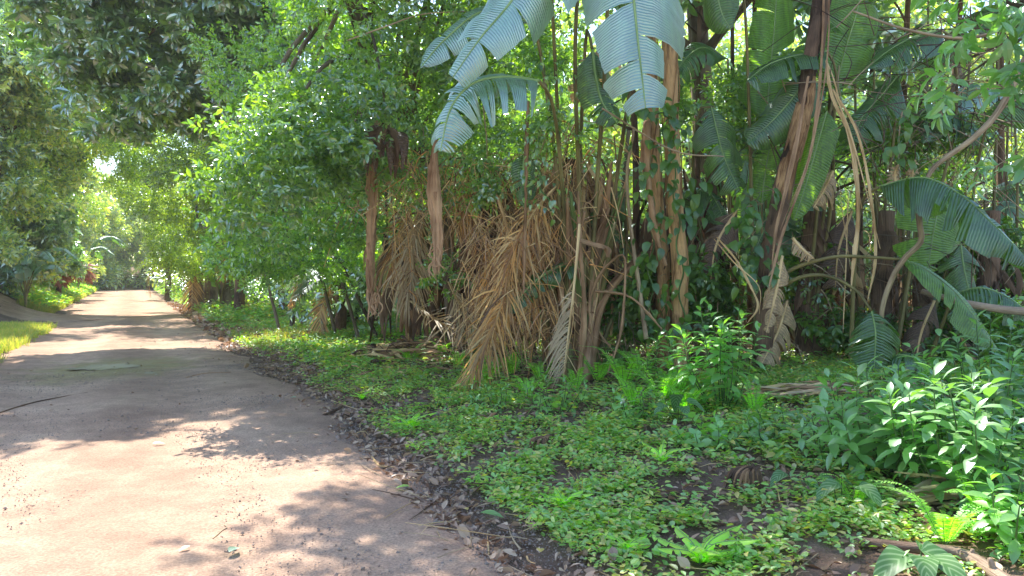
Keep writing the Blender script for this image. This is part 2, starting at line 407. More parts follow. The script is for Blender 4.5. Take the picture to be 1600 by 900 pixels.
def groundmat(name, cols, scale, bump, rough=.95, fine=60.0, spots=None):
    m, t, n, l = newmat(name)
    tc = N(t, "ShaderNodeTexCoord")
    a = N(t, "ShaderNodeTexNoise", i_Scale=scale, i_Detail=8.0, i_Roughness=.6); l.new(tc.outputs["Object"], a.inputs[0])
    b = N(t, "ShaderNodeTexNoise", i_Scale=fine, i_Detail=4.0, i_Roughness=.7); l.new(tc.outputs["Object"], b.inputs[0])
    vo = N(t, "ShaderNodeTexVoronoi", i_Scale=fine * .9); l.new(tc.outputs["Object"], vo.inputs[0])
    c = ramp(t, a.outputs[0], cols)
    mp = N(t, "ShaderNodeMapRange", i_1=.3, i_2=.7, i_3=(.62 if spots else .78), i_4=(1.3 if spots else 1.2)); l.new(b.outputs[0], mp.inputs[0])
    mx = N(t, "ShaderNodeMix", data_type='RGBA', blend_type='MULTIPLY'); mx.inputs[0].default_value = 1
    l.new(c, mx.inputs[6]); l.new(mp.outputs[0], mx.inputs[7]); c = mx.outputs[2]
    if spots:
        # tyre-worn bands run along the road, with blotches across them
        sx = N(t, "ShaderNodeVectorMath", operation='DOT_PRODUCT'); sx.inputs[1].default_value = (ROAD_N[0], ROAD_N[1], 0)
        l.new(tc.outputs["Object"], sx.inputs[0])
        nz = N(t, "ShaderNodeTexNoise", i_Scale=.5, i_Detail=3.0); l.new(tc.outputs["Object"], nz.inputs[0])
        ma = N(t, "ShaderNodeMath", operation='MULTIPLY_ADD', i_1=.9); l.new(nz.outputs[0], ma.inputs[0]); l.new(sx.outputs["Value"], ma.inputs[2])
        sn = N(t, "ShaderNodeMath", operation='MULTIPLY', i_1=3.3); l.new(ma.outputs[0], sn.inputs[0])
        si = N(t, "ShaderNodeMath", operation='SINE'); l.new(sn.outputs[0], si.inputs[0])
        mr = N(t, "ShaderNodeMapRange", i_1=-1, i_2=1, i_3=0, i_4=1); l.new(si.outputs[0], mr.inputs[0])
        mx3 = N(t, "ShaderNodeMix", data_type='RGBA', blend_type='MULTIPLY'); l.new(mr.outputs[0], mx3.inputs[0])
        l.new(c, mx3.inputs[6]); mx3.inputs[7].default_value = rgb(spots); c = mx3.outputs[2]
    p = N(t, "ShaderNodeBsdfPrincipled"); p.inputs["Roughness"].default_value = rough; p.inputs["Specular IOR Level"].default_value = .2
    if spots:
        # damp, slightly green stain round the puddle, and darker trodden patches
        wc = G(175, 576)
        sb_ = N(t, "ShaderNodeVectorMath", operation='SUBTRACT'); sb_.inputs[1].default_value = (wc[0], wc[1], 0); l.new(tc.outputs["Object"], sb_.inputs[0])
        sc_ = N(t, "ShaderNodeVectorMath", operation='MULTIPLY'); sc_.inputs[1].default_value = (.62, .45, 0); l.new(sb_.outputs[0], sc_.inputs[0])
        ln = N(t, "ShaderNodeVectorMath", operation='LENGTH'); l.new(sc_.outputs[0], ln.inputs[0])
        n3 = N(t, "ShaderNodeTexNoise", i_Scale=2.6, i_Detail=5.0); l.new(tc.outputs["Object"], n3.inputs[0])
        m3 = N(t, "ShaderNodeMath", operation='MULTIPLY_ADD', i_1=1.6); l.new(n3.outputs[0], m3.inputs[0]); l.new(ln.outputs["Value"], m3.inputs[2])
        r3 = N(t, "ShaderNodeMapRange", i_1=1.25, i_2=1.75, i_3=1.0, i_4=0.0); l.new(m3.outputs[0], r3.inputs[0])
        x3 = N(t, "ShaderNodeMix", data_type='RGBA', blend_type='MULTIPLY'); l.new(r3.outputs[0], x3.inputs[0]); l.new(c, x3.inputs[6]); x3.inputs[7].default_value = (.60, .64, .42, 1); c = x3.outputs[2]
        rr3 = N(t, "ShaderNodeMapRange", i_3=rough, i_4=.42); l.new(r3.outputs[0], rr3.inputs[0]); l.new(rr3.outputs[0], p.inputs["Roughness"])
        n4 = N(t, "ShaderNodeTexNoise", i_Scale=3.0, i_Detail=7.0, i_Roughness=.7); l.new(tc.outputs["Object"], n4.inputs[0])
        r4 = N(t, "ShaderNodeMapRange", i_1=.42, i_2=.62, i_3=.84, i_4=1.07); l.new(n4.outputs[0], r4.inputs[0])
        x4 = N(t, "ShaderNodeMix", data_type='RGBA', blend_type='MULTIPLY'); x4.inputs[0].default_value = 1; l.new(c, x4.inputs[6]); l.new(r4.outputs[0], x4.inputs[7]); c = x4.outputs[2]
    l.new(c, p.inputs["Base Color"])
    ad = N(t, "ShaderNodeMath", operation='MULTIPLY_ADD', i_1=.5); l.new(vo.outputs["Distance"], ad.inputs[0]); l.new(b.outputs[0], ad.inputs[2])
    ad2 = N(t, "ShaderNodeMath", operation='MULTIPLY_ADD', i_1=3.0); l.new(a.outputs[0], ad2.inputs[0]); l.new(ad.outputs[0], ad2.inputs[2])
    bp = N(t, "ShaderNodeBump", i_Strength=1.0, i_Distance=bump); l.new(ad2.outputs[0], bp.inputs["Height"]); l.new(bp.outputs[0], p.inputs["Normal"])
    o = N(t, "ShaderNodeOutputMaterial"); l.new(p.outputs[0], o.inputs[0])
    return m
M['soil'] = groundmat("leaf_mould_soil", [(.3, (.10, .065, .045)), (.5, (.19, .125, .09)), (.7, (.28, .20, .15))], 1.5, .02)
M['dirt'] = groundmat("pinkish_dirt_road", [(.3, (.43, .28, .195)), (.5, (.53, .35, .245)), (.7, (.59, .41, .285))], .9, .010, spots=(.80, .77, .76))
M['pebble'] = groundmat("pebble", [(.3, (.20, .15, .12)), (.7, (.36, .29, .24))], 9, .002)

# ------------------------------------------------------------------ ground, road
def sheet(name, xs, ys, fn, mat, kind='structure'):
    X, Yv = np.meshgrid(xs, ys)
    Z = fn(X, Yv)
    mb = MB(); nx = len(xs); ny = len(ys)
    i = np.arange(ny - 1)[:, None] * nx + np.arange(nx - 1)[None]
    q = np.stack([i, i + 1, i + nx + 1, i + nx], -1).reshape(-1, 4)
    mb.add(np.stack([X, Yv, Z], -1), q)
    o = mb.build(name, mat); tag(o, kind=kind); return o
xs = np.r_[np.linspace(-400, -60, 18), np.linspace(-55, -20, 40), np.arange(-19.5, 12, .16), np.linspace(12.5, 60, 40), np.linspace(70, 400, 16)]
ys = np.r_[np.linspace(-60, 0, 20), np.arange(.5, 22, .16), np.linspace(22.5, 130, 180), np.linspace(140, 600, 30)]
def ground_h(x, y):
    t, s = ts(x, y)
    road = (sm(t, -2.6, -2.2) * (1 - sm(t, 2.15, 2.5)))
    return H(x, y) - road * 0.03
sheet("ground", xs, ys, ground_h, M['soil'])
tag(bpy.data.objects["ground"], "dark leafy soil under the plants on both sides of the road", "ground")
# road: strip with ragged edges that follows the ground
ss = np.r_[np.arange(-12, 40, .12), np.arange(40, 92, .6)]
mb = MB(); rows = []
nt = 61
for s in ss:
    e = A(s, 0.0)
    r_ = 2.0 + .13 * noise(A(s, 3.1), 1.0) + .08 * noise(A(s, 9.3), 4.0, off=12) - .25 * sm(s, 0, 4) * (1 - sm(s, 4, 9)) * 0
    l_ = -2.2 - .18 * noise(A(s, 7.7), .7) - .08 * noise(A(s, 1.3), 4.0, off=12) - .9 * sm(s, 30, 60)
    rows.append(np.linspace(l_, r_, nt))
rows = np.array(rows); S = np.repeat(ss[:, None], nt, 1)
X = rows * ROAD_N[0] + S * ROAD_D[0]; Yv = rows * ROAD_N[1] + S * ROAD_D[1]
edge = np.minimum(1, np.minimum(np.arange(nt), nt - 1 - np.arange(nt)) / 3.0)[None]
pp = np.stack([X, Yv], -1)
Z = H(X, Yv) + .004 + edge * .014 * (1 + noise(pp, 2.0)) - (1 - edge) * .02 - .02 * np.exp(-((rows + 1.0) / .35) ** 2) - .02 * np.exp(-((rows - .7) / .35) ** 2) + .004 * noise(pp, 14, off=12)
i = np.arange(len(ss) - 1)[:, None] * nt + np.arange(nt - 1)[None]
mb.add(np.stack([X, Yv, Z], -1), np.stack([i, i + 1, i + nt + 1, i + nt], -1).reshape(-1, 4))
o = mb.build("dirt_road", M['dirt']); tag(o, "pinkish brown dirt road running into the trees", "dirt road", kind='structure')
# side track turning off beyond the grass patch
mb = MB(); nx = 40; ny = 9
gx = np.linspace(0, 1, nx)[:, None]; gy = np.linspace(-1, 1, ny)[None]
c0 = A(-14.2, 27.5); c1 = A(-40, 34)
dd = unit(c1 - c0); nn = A(-dd[1], dd[0])
X = c0[0] + (c1[0] - c0[0]) * gx + nn[0] * gy * 2.2; Yv = c0[1] + (c1[1] - c0[1]) * gx + nn[1] * gy * 2.2
mb.add(np.stack([X, Yv, H(X, Yv) + .012 - .06 * (np.abs(gy) > .99)], -1), np.stack([(a := np.arange(nx - 1)[:, None] * ny + np.arange(ny - 1)[None]), a + 1, a + ny + 1, a + ny], -1).reshape(-1, 4))
o = mb.build("side_track", M['dirt']); tag(o, "bare earth track leaving the road behind the grass patch", "track", kind='structure')
# grassy base under the bright patch, and a puddle
# puddle
m_, t_, n_, l_ = newmat("still_muddy_water")
p_ = N(t_, "ShaderNodeBsdfPrincipled"); p_.inputs["Base Color"].default_value = (.24, .18, .11, 1); p_.inputs["Roughness"].default_value = .42; p_.inputs["Specular IOR Level"].default_value = .22
o_ = N(t_, "ShaderNodeOutputMaterial"); l_.new(p_.outputs[0], o_.inputs[0]); M['water'] = m_
def puddle(u, v, rx, ry, seed, label):
    c = G(u, v); mb = MB(); k = 64
    a = np.linspace(0, 2 * np.pi, k, endpoint=False)
    r = 1 + .34 * noise(np.stack([np.cos(a) * 1.5 + seed, np.sin(a) * 1.5], -1), 1.6) + .2 * noise(np.stack([np.cos(a) * 5 + seed, np.sin(a) * 5], -1), 2.0, off=12)
    x = c[0] + (rx * np.cos(a) * ROAD_N[0] + ry * np.sin(a) * ROAD_D[0]) * r
    y = c[1] + (rx * np.cos(a) * ROAD_N[1] + ry * np.sin(a) * ROAD_D[1]) * r
    v = np.vstack([[c[0], c[1], 0.0115], np.stack([x, y, np.full(k, .0115)], -1)])
    f = np.array([(0, 1 + i, 1 + (i + 1) % k) for i in range(k)])
    mb.add(v, f); o = mb.build("puddle", M['water'], offset=(0, 0, 0)); tag(o, label, "puddle", kind='structure')
puddle(165, 574, .5, .45, 2.0, "shallow muddy puddle lying on the dirt road")
puddle(225, 586, .22, .2, 6.0, "small thin pool of water beside the shallow puddle")

# ------------------------------------------------------------------ plant builders
def blade(mb, ctrl, W, rng, nrm, droop=.35, tears=7, lean=.3, grav=.15, mat=0, n=44, gap=.22, tipq=1.0, q0=0.0, cuts=None, ribmb=None, rib=.02):
    p = spline(ctrl, n); T = tangents(p)
    nrm = np.asarray(nrm, float)
    Nn = unit(nrm[None] - T * (T @ nrm)[:, None]); S = np.cross(T, Nn)
    L = np.r_[0, np.cumsum(np.linalg.norm(np.diff(p, axis=0), axis=1))]
    q = L / L[-1]
    prof = lambda x: W * np.clip(x / .13, 0, 1) ** .55 * np.clip(1 - x ** 3.4, 0, 1) ** .62
    fx = lambda arr, x: np.stack([np.interp(x, q, arr[:, k]) for k in range(3)], -1)
    av = A(0, .3, .6, .85, 1.0)
    for side in (-1, 1):
        cut = np.sort(np.clip(rng.choice([.3, .55, .8], size=max(tears, 0)) + rng.normal(size=tears) * .13, .05, .95)); cut = np.r_[q0, cut, tipq]
        if cuts: cut = np.array([q0] + [c[0] for c in cuts[side]] + [tipq])
        for si, (a, b) in enumerate(zip(cut[:-1], cut[1:])):
            if b - a < .015: continue
            m = max(3, int((b - a) * n * 1.1) + 1)
            x = np.linspace(a, b, m); xc = (a + b) / 2
            dr = droop * rng.uniform(.3, 1.7) + .08 * rng.normal(); g = grav * rng.uniform(.4, 1.8)
            tw = rng.normal() * .10 * (1 if tears > 3 else .3)
            gp = gap * rng.uniform(.3, 1.9) if tears else 0
            ln = lean * rng.uniform(.8, 1.2)
            xx = x[:, None] + (xc - x[:, None]) * gp * av[None] ** 1.5
            xx = np.clip(xx, 0, 1)
            w = prof(x)[:, None] * np.ones_like(av)[None]
            w = w * (1 - (.22 * rng.rand() if tears > 2 else 0)) * (1 + .012 * rng.normal(size=(m, 1)))
            if cuts: w = prof(x * .9)[:, None] * np.ones_like(av)[None] * ([c[1] for c in cuts[side]] + [.6])[si]; w = w * (1 + .012 * rng.normal(size=(m, 1)))
            bp = fx(p, xx); bS = fx(S, xx); bN = fx(Nn, xx); bT = fx(T, xx)
            an = dr * av[None]
            wa = (w * av[None])
            pos = bp + bS * (side * wa * np.cos(an))[..., None] - bN * (wa * np.sin(an) - .10 * w * np.sin(av[None] * 3.14))[..., None] + bT * (wa * ln * (1 - x[:, None] * .5))[..., None]
            pos = pos + bN * (tw * wa * ((x[:, None] - xc) / (b - a + 1e-6)) * 2)[..., None]
            pos = pos + A(0, 0, -1) * (g * wa * av[None])[..., None]
            k = len(av)
            idx = np.arange(m - 1)[:, None] * k + np.arange(k - 1)[None]
            qd = np.stack([idx, idx + 1, idx + k + 1, idx + k], -1).reshape(-1, 4)
            uv = np.stack([x[:, None] * L[-1] + 0 * av[None], .5 + side * .5 * av[None] + 0 * x[:, None]], -1)
            mb.add(pos, qd, mat, uv)
    rm = ribmb or mb
    tube(rm, p + Nn * .002, [rib, rib * .8, rib * .25], 6, 1)
    return p
LEAFN = "banana_leaf"
def banana_leaf(root, ctrl, W, nrm, seed, pet=None, mat='banana', petmat='olive', name="leaf", rib='rib', ribr=.02, petr=(.035, .02), **kw):
    rng = np.random.RandomState(seed)
    mb = MB(); blade(mb, ctrl, W, rng, nrm, rib=ribr, **kw)
    o = mb.build(name, [M[mat], M[rib]], root)
    if pet is not None:
        pb = MB(); tube(pb, list(pet) + [ctrl[0]], petr, 8, n=26)
        pb.build("petiole", M[petmat], o)
    return o

def frond(mb, ctrl, n, L, W, rng, nrm, ang=55, grav=.25, jit=.12, sides=(-1, 1), lift=.15, rib=.012, q0=.12, mat=0, ribmat=1, taper=True, st=4, bunch=0):
    p = spline(ctrl, 40); T = tangents(p); nrm = np.asarray(nrm, float)
    Nn = unit(nrm[None] - T * (T @ nrm)[:, None]); S = np.cross(T, Nn)
    q = np.linspace(0, 1, 40)
    fx = lambda arr, x: np.stack([np.interp(x, q, arr[:, k]) for k in range(3)], -1)
    for side in sides:
        x = np.linspace(q0, .985, n) + rng.normal(size=n) * .3 / n
        x = np.clip(x, 0, 1)
        prof = (np.sin(np.pi * np.clip((x - q0) / (1 - q0) * .86 + .12, 0, 1)) ** .6) if taper else np.ones(n)
        l = L * prof * rng.uniform(.75, 1.1, n)
        an = np.radians(ang - 22 * x) + rng.normal(size=n) * jit
        t_, s_, n_ = fx(T, x), fx(S, x), fx(Nn, x)
        d = t_ * np.cos(an)[:, None] + s_ * (side * np.sin(an))[:, None] + n_ * (lift + rng.normal(size=(n, 1)) * jit) + rng.normal(size=(n, 3)) * jit * .5
        d = unit(d)
        a = np.linspace(0, 1, st + 1)
        g = grav * rng.uniform(.6, 1.5, n)
        base = fx(p, x)
        pos = base[:, None] + d[:, None] * (l[:, None] * a[None])[..., None] + A(0, 0, -1) * (g[:, None] * l[:, None] * a[None] ** 2)[..., None]
        wv = unit(np.cross(d, n_ + rng.normal(size=(n, 3)) * jit))
        w = W * (np.sin(np.pi * np.clip(a * .82 + .16, 0, 1)) ** .7)
        w[-1] = W * .04
        wl = w[None] * rng.uniform(.7, 1.15, (n, 1)) * np.clip(l / L, .35, 1)[:, None]
        v = np.stack([pos - wv[:, None] * wl[..., None], pos + wv[:, None] * wl[..., None]], 2)   # n, st+1, 2, 3
        k = (st + 1) * 2
        i = (np.arange(n) * k)[:, None] + (np.arange(st) * 2)[None]
        f = np.stack([i, i + 1, i + 3, i + 2], -1).reshape(-1, 4)
        mb.add(v, f, mat)
    tube(mb, p, [rib, rib * .7, rib * .2], 6, ribmat)
    return p
def strap(mb, ctrl, widths, nrm, fold=.4, mat=0, n=40, rng=None, thick=.004):
    """a folded, slightly wavy dry sheath, both faces and edges modelled"""
    p = spline(ctrl, n); T = tangents(p); nrm = np.asarray(nrm, float)
    Nn = unit(nrm[None] - T * (T @ nrm)[:, None]); S = np.cross(T, Nn)
    w = np.interp(np.linspace(0, 1, n), np.linspace(0, 1, len(widths)), widths)
    if rng is not None: w = w * (1 + .08 * rng.normal(size=n))
    av = np.linspace(-1, 1, 7)
    tw = (0.5 * np.sin(np.linspace(0, 4, n) + (rng.uniform(0, 6) if rng is not None else 0)))[:, None]
    off = w[:, None] * av[None]
    hgt = -np.abs(off) * fold + off * tw * .4
    front = p[:, None] + S[:, None] * off[..., None] + Nn[:, None] * hgt[..., None]
    back = front - Nn[:, None] * thick
    L = np.r_[0, np.cumsum(np.linalg.norm(np.diff(p, axis=0), axis=1))]
    uv = np.stack([np.broadcast_to(L[:, None], off.shape), np.broadcast_to(av[None] * .5 + .5, off.shape) * .5], -1)
    k = 7
    i = np.arange(n - 1)[:, None] * k + np.arange(k - 1)[None]
    q = np.stack([i, i + 1, i + k + 1, i + k], -1).reshape(-1, 4)
    mb.add(front, q, mat, uv); mb.add(back, q[:, ::-1], mat, uv)

# leaf and twig templates
rg = np.random.RandomState(11)
LF_OVAL = leaf_hi(.24, .3, .2); LF_LONG = leaf_hi(.15, .3, .35, (.8, 1, .7)); LF_LO = leaf_lo(.26); LF_LOL = leaf_lo(.17)
LF_ROUND = leaf_hi(.42, .15, .12, (.85, 1, .75), (.25, .55, .82)); LF_HEART = leaf_hi(.34, .22, .35, (.72, 1.0, .85, .42), (.06, .26, .56, .82))
CL_MID = [cluster(rg, 9, .085, .20, LF_OVAL) for _ in range(5)]
CL_MIDLO = [cluster(rg, 8, .10, .22, LF_LO) for _ in range(5)]
CL_DARK = [cluster(rg, 10, .21, .13, leaf_hi(.19, .25, .3, (.65, 1, .8))) for _ in range(5)]
CL_DARKLO = [cluster(rg, 8, .21, .15, LF_LOL) for _ in range(5)]
CL_LIME = [cluster(rg, 9, .11, .32, LF_LO) for _ in range(5)]
CL_FAR = [cluster(rg, 7, .20, .35, LF_LO) for _ in range(4)]
CL_BIG = [cluster(rg, 6, .17, .22, leaf_hi(.2, .25, .35, (.7, 1, .65)), droop=.5) for _ in range(5)]

def tree(name, label, cat, base, path, rad, lobes, n, tpls, mat, seed, sc=1.0, nsub=26, sub=.34, limbs=14, bark='bark', group=None, hollow=.45, droop=.1, limbr=.05, stray=0.0, fork=.55):
    rng = np.random.RandomState(seed)
    r = thing(name, label, cat, base, group)
    tb = MB(); tp = tube(tb, [np.array(base) - A(0, 0, .15)] + list(path), rad, 10, n=22)
    fb = MB(); pts = foliage(fb, rng, lobes, n, tpls, sc, nsub, sub, droop, hollow, stray=stray)
    for i in range(limbs):
        tgt = pts[rng.randint(len(pts))]
        st = tp[int(rng.uniform(fork, 1.0) * (len(tp) - 1))]
        mid = (st * .5 + tgt * .5) + rng.normal(size=3) * .12 * np.linalg.norm(tgt - st) + A(0, 0, .06 * np.linalg.norm(tgt - st))
        tube(tb, [st, mid, tgt], [limbr, limbr * .55, limbr * .12], 6, n=12)
    tb.build("trunk", M[bark], r)
    fb.build("crown", M[mat], r, smooth=False)
    return r
def lob(u, v, Y, rx, ry, rz, w=1): return (P(u, v, Y), (rx, ry, rz), w)
def gz(x, y): return A(x, y, float(H(x, y)))
#PART2
# ================================================================== trees and woods (large structure)
# tree A: glossy green tree leaning over the road edge
tree("overhanging_tree", "glossy mid green tree leaning over the road edge in front of the dead palm fronds", "tree",
     gz(-1.0, 14.2), [P(690, 330, 13.6), P(640, 200, 12.6), P(580, 90, 11.6), P(540, -60, 11.2)], [.17, .13, .07],
     [lob(415, 305, 9.0, .75, .8, .42, 1.3), lob(470, 235, 9.6, .95, 1.0, .6, 1.2), lob(540, 170, 10.2, 1.3, 1.3, .8), lob(600, 60, 10.8, 1.7, 1.5, 1.1),
      lob(740, 110, 11.6, 1.0, 1.0, .75), lob(540, 270, 10.4, .75, .7, .35), lob(520, -50, 11.2, 1.1, 1.0, .7),
      lob(680, 190, 11.8, .9, .8, .4), lob(640, -160, 11.5, 1.4, 1.2, .7), lob(790, 230, 10.8, .45, .4, .45, .5), lob(680, 300, 12.5, .6, .5, .3, .4),
      lob(440, 405, 14.5, 1.0, .8, .45, .9), lob(530, 400, 15, 1.0, .8, .5, .9), lob(385, 395, 14, .7, .7, .35, .9), lob(430, 365, 12.5, .9, .8, .4, .8), lob(520, 345, 12.8, .9, .7, .45, .8), lob(395, 350, 11.5, .6, .6, .3, .8), lob(470, 90, 13.0, 1.6, 1.0, 1.3), lob(620, 150, 14.0, 1.9, 1.0, 1.5), lob(780, 130, 14.5, 1.6, 1.0, 1.5), lob(500, 270, 13.0, 1.2, 1, .6), lob(800, 20, 14, 1.6, 1, 1.2),
      ((-2.5, 9.6, 7.2), (1.5, 1.2, .5), 2.0), ((-1.0, 9.0, 6.8), (1.3, 1.3, .6), 2.2)],  # these two lobes sit out of view, added to shade the road edge
     13500, CL_MID, 'mid', 21, nsub=26, sub=.36, limbs=34, droop=.15)
# tree B: dark rosette tree high over the road
tree("dark_spreading_tree", "tall dark tree with bluish leaf rosettes hanging high above the road", "tree",
     gz(-4.6, 20.5), [P(560, 300, 20.2), P(520, 120, 19.5), P(440, -40, 18.4), P(350, -160, 18)], [.26, .2, .1],
     [lob(150, 70, 18, 1.6, 1.8, 1.3), lob(270, 60, 17.2, 1.8, 1.8, 1.4), lob(390, 70, 17, 1.5, 1.6, 1.4), lob(300, 170, 17.8, 1.4, 1.3, .6),
      lob(190, 165, 18.2, 1.2, 1.3, .7), lob(400, 160, 17.5, .9, 1.2, .5), lob(430, -60, 17.2, 2.4, 2, 1.2), lob(230, -100, 18, 2.8, 2.3, 1.2), lob(330, -200, 18, 3, 2.6, 1.5),
      ((-8.4, 14.4, 8.6), (2.2, 1.7, .7), .75), ((-7.5, 13.5, 8.8), (1.5, 1.1, .5), .8), ((-10.5, 16, 9.2), (3, 1.8, .9), .6), ((-9, 21, 9), (2.6, 1.2, .9), 1)],  # high lobes added to cast the band of shade on the road
     9500, CL_DARK, 'dark', 22, nsub=22, sub=.33, limbs=30, droop=.2, limbr=.08)
# tree C: small-leaved yellow green tree
tree("small_leaved_tree", "yellow green small leaved tree with two limbs arching over the far road", "tree",
     gz(-11.6, 31.5), [P(352, 420, 31.2), P(350, 360, 30.5), P(320, 260, 28.5), P(290, 180, 27)], [.30, .22, .1],
     [lob(300, 270, 25, 1.6, 1.7, 1.3), lob(255, 320, 27, 1.4, 1.5, .6), lob(370, 240, 23.5, 1.3, 1.4, 1.3), lob(330, 345, 27, 1.4, 1.4, .7),
      lob(405, 335, 23, 1.1, 1.1, .7), lob(225, 240, 29, 1.3, 1.4, 1.0), lob(330, 130, 25, 2.2, 2, 1.4), lob(215, 290, 31, 1.2, 1.4, .5), lob(250, 120, 27, 2.0, 2, 1.6), lob(300, 405, 30, 1.4, 1.2, .7), lob(350, 400, 28, 1.3, 1.2, .7), lob(410, 400, 26, 1.2, 1.2, .6), lob(200, 180, 33, 2.4, 2, 2.0), lob(420, 280, 27, 1.8, 1.5, 1.6), lob(270, 380, 31, 1.2, 1.2, .8)],
     11500, CL_LIME, 'lime', 23, nsub=24, sub=.33, limbs=30, limbr=.07)
# tall tree with a crown added out of view to shade the verge
tree("shade_tree", "very tall tree rising behind the banana clump with a dark brown trunk and an unseen crown added for shade", "tree",
     gz(3.6, 14.5), [P(1100, 250, 14.4), P(1085, 0, 14.2), P(1060, -260, 13.8)], [.24, .2, .12],
     [((-1.0, 11.5, 8.3), (2.0, 1.1, .7), 1.1), ((1.8, 11.2, 8.3), (2.0, 1.2, .7), 1.2), ((4.6, 10.6, 8.0), (2.4, 1.4, .7), 1.2), ((7.2, 10.6, 7.4), (2.2, 1.5, .9), 1), ((1.5, 14.5, 8.5), (3, 1.4, .8), .12), ((5.5, 14.5, 8.5), (3, 1.4, .8), .12)],
     6000, CL_DARK, 'dark', 24, sc=1.15, nsub=22, sub=.38, limbs=24, limbr=.09)
tree("leaning_branch_tree", "broad leaved tree leaning in beside the banana clump with large drooping leaves", "tree",
     gz(4.6, 5.2), [A(4.5, 5.3, 2.2), A(4.2, 5.6, 3.6), A(3.9, 5.9, 4.6)], [.09, .07, .04],
     [lob(1600, 60, 5.6, .42, .4, .32), lob(1530, 10, 5.6, .3, .35, .2), lob(1500, 150, 6.2, .28, .3, .16, .7), lob(1580, 255, 5.2, .16, .2, .12, .7), lob(1690, 120, 5.6, .5, .5, .5),
      lob(1640, -120, 5.7, .8, .7, .4), lob(1430, -110, 6.4, .7, .6, .25)],
     200, CL_BIG, 'shrubdark', 25, sc=.9, nsub=12, sub=.4, limbs=20, limbr=.022, droop=.35)

# left side trees
tree("old_bank_tree", "dark tree standing over the grass patch with a thick reddish bare limb", "tree",
     gz(-22.5, 29.5), [P(-60, 330, 29.5), P(-20, 200, 29), P(30, 120, 28.5)], [.4, .3, .16],
     [lob(-40, 80, 27, 2.8, 2.4, 2.6), lob(40, 60, 28, 2.0, 2.0, 2.0), lob(70, 170, 29, 1.8, 1.6, 1.3), lob(-30, 220, 28, 2, 1.8, 1.3), lob(40, -80, 28, 3.5, 2.5, 1.8), lob(20, 300, 29, 1.6, 1.6, 1.1), lob(115, 200, 33, 1.8, 1.6, 1.8), lob(140, 110, 31, 1.8, 1.6, 1.6), lob(-60, 380, 27, 1.8, 1.8, 1.2)],
     9500, CL_FAR, 'far', 26, sc=1.15, nsub=16, limbs=26, limbr=.1)
tree("dense_dark_tree", "low dense dark tree on the bank behind the grass patch", "tree",
     gz(-23.2, 33.5), [P(10, 380, 33), P(20, 300, 32.5)], [.28, .16],
     [lob(10, 360, 31, 1.8, 1.6, 1.5), lob(75, 330, 33, 1.2, 1.3, 1.4), lob(95, 400, 34, .9, 1.2, .9), lob(30, 410, 31.5, 1.3, 1.2, .7), lob(60, 250, 34, 1.8, 1.6, 1.2)],
     4200, CL_DARKLO, 'dark', 27, sc=1.3, nsub=24, limbs=18)
rngt = np.random.RandomState(77)
protoL = tree("roadside_tree", "hazy roadside tree with a crooked trunk far down the road", "tree",
     (0, 0, 0), [A(.2, 0, 2), A(-.3, .2, 4), A(.2, 0, 6)], [.28, .2, .1],
     [((0, 0, 6.0), (2.6, 2.4, 1.8), 1), ((1.6, .3, 4.6), (1.6, 1.5, 1.2), 1), ((-1.7, -.3, 4.4), (1.7, 1.6, 1.3), 1), ((.2, -1.2, 3.0), (1.5, 1.2, .9), .8), ((-.4, .8, 8.0), (2, 2, 1.3), 1), ((-.8, .2, 1.3), (1.5, 1.3, 1.1), .8), ((1.0, -.4, 1.4), (1.3, 1.2, 1.1), .8)],
     4200, CL_FAR, 'far', 31, nsub=24, limbs=16, group="hazy trees lining the far road")
spots = [(-4.6, 38, 1.1), (-5.6, 47, 1.2), (-5.0, 56, 1.2), (-6.8, 66, 1.4), (-4.8, 76, 1.2), (-3.6, 90, 1.3), (6.2, 45, 1.0), (6.6, 51, 1.1), (5.6, 60, 1.1), (5.4, 70, 1.2), (6.5, 82, 1.3), (-8, 100, 1.6), (7, 98, 1.5), (-10, 52, 1.5), (-11, 70, 1.7), (-7.6, 42, 1.1), (8.5, 47, 1.2), (3.6, 92, 1.0), (-1.5, 97, 1.2), (1.6, 100, 1.3), (-4.2, 95, 1.2)]
lab = ["hazy roadside tree on the bank just beyond the rust red frond", "hazy roadside tree among the trees lining the far road"]
for i, (t, s, k) in enumerate(spots):
    x, y = t * ROAD_N + s * ROAD_D
    if i == 0:
        protoL.location = gz(x, y); protoL.scale = (k,) * 3
        protoL["label"] = "hazy tree among those lining the far end of the road"
    else:
        dup(protoL, gz(x, y), rngt.uniform(0, 6), k, "hazy tree among those lining the far end of the road")
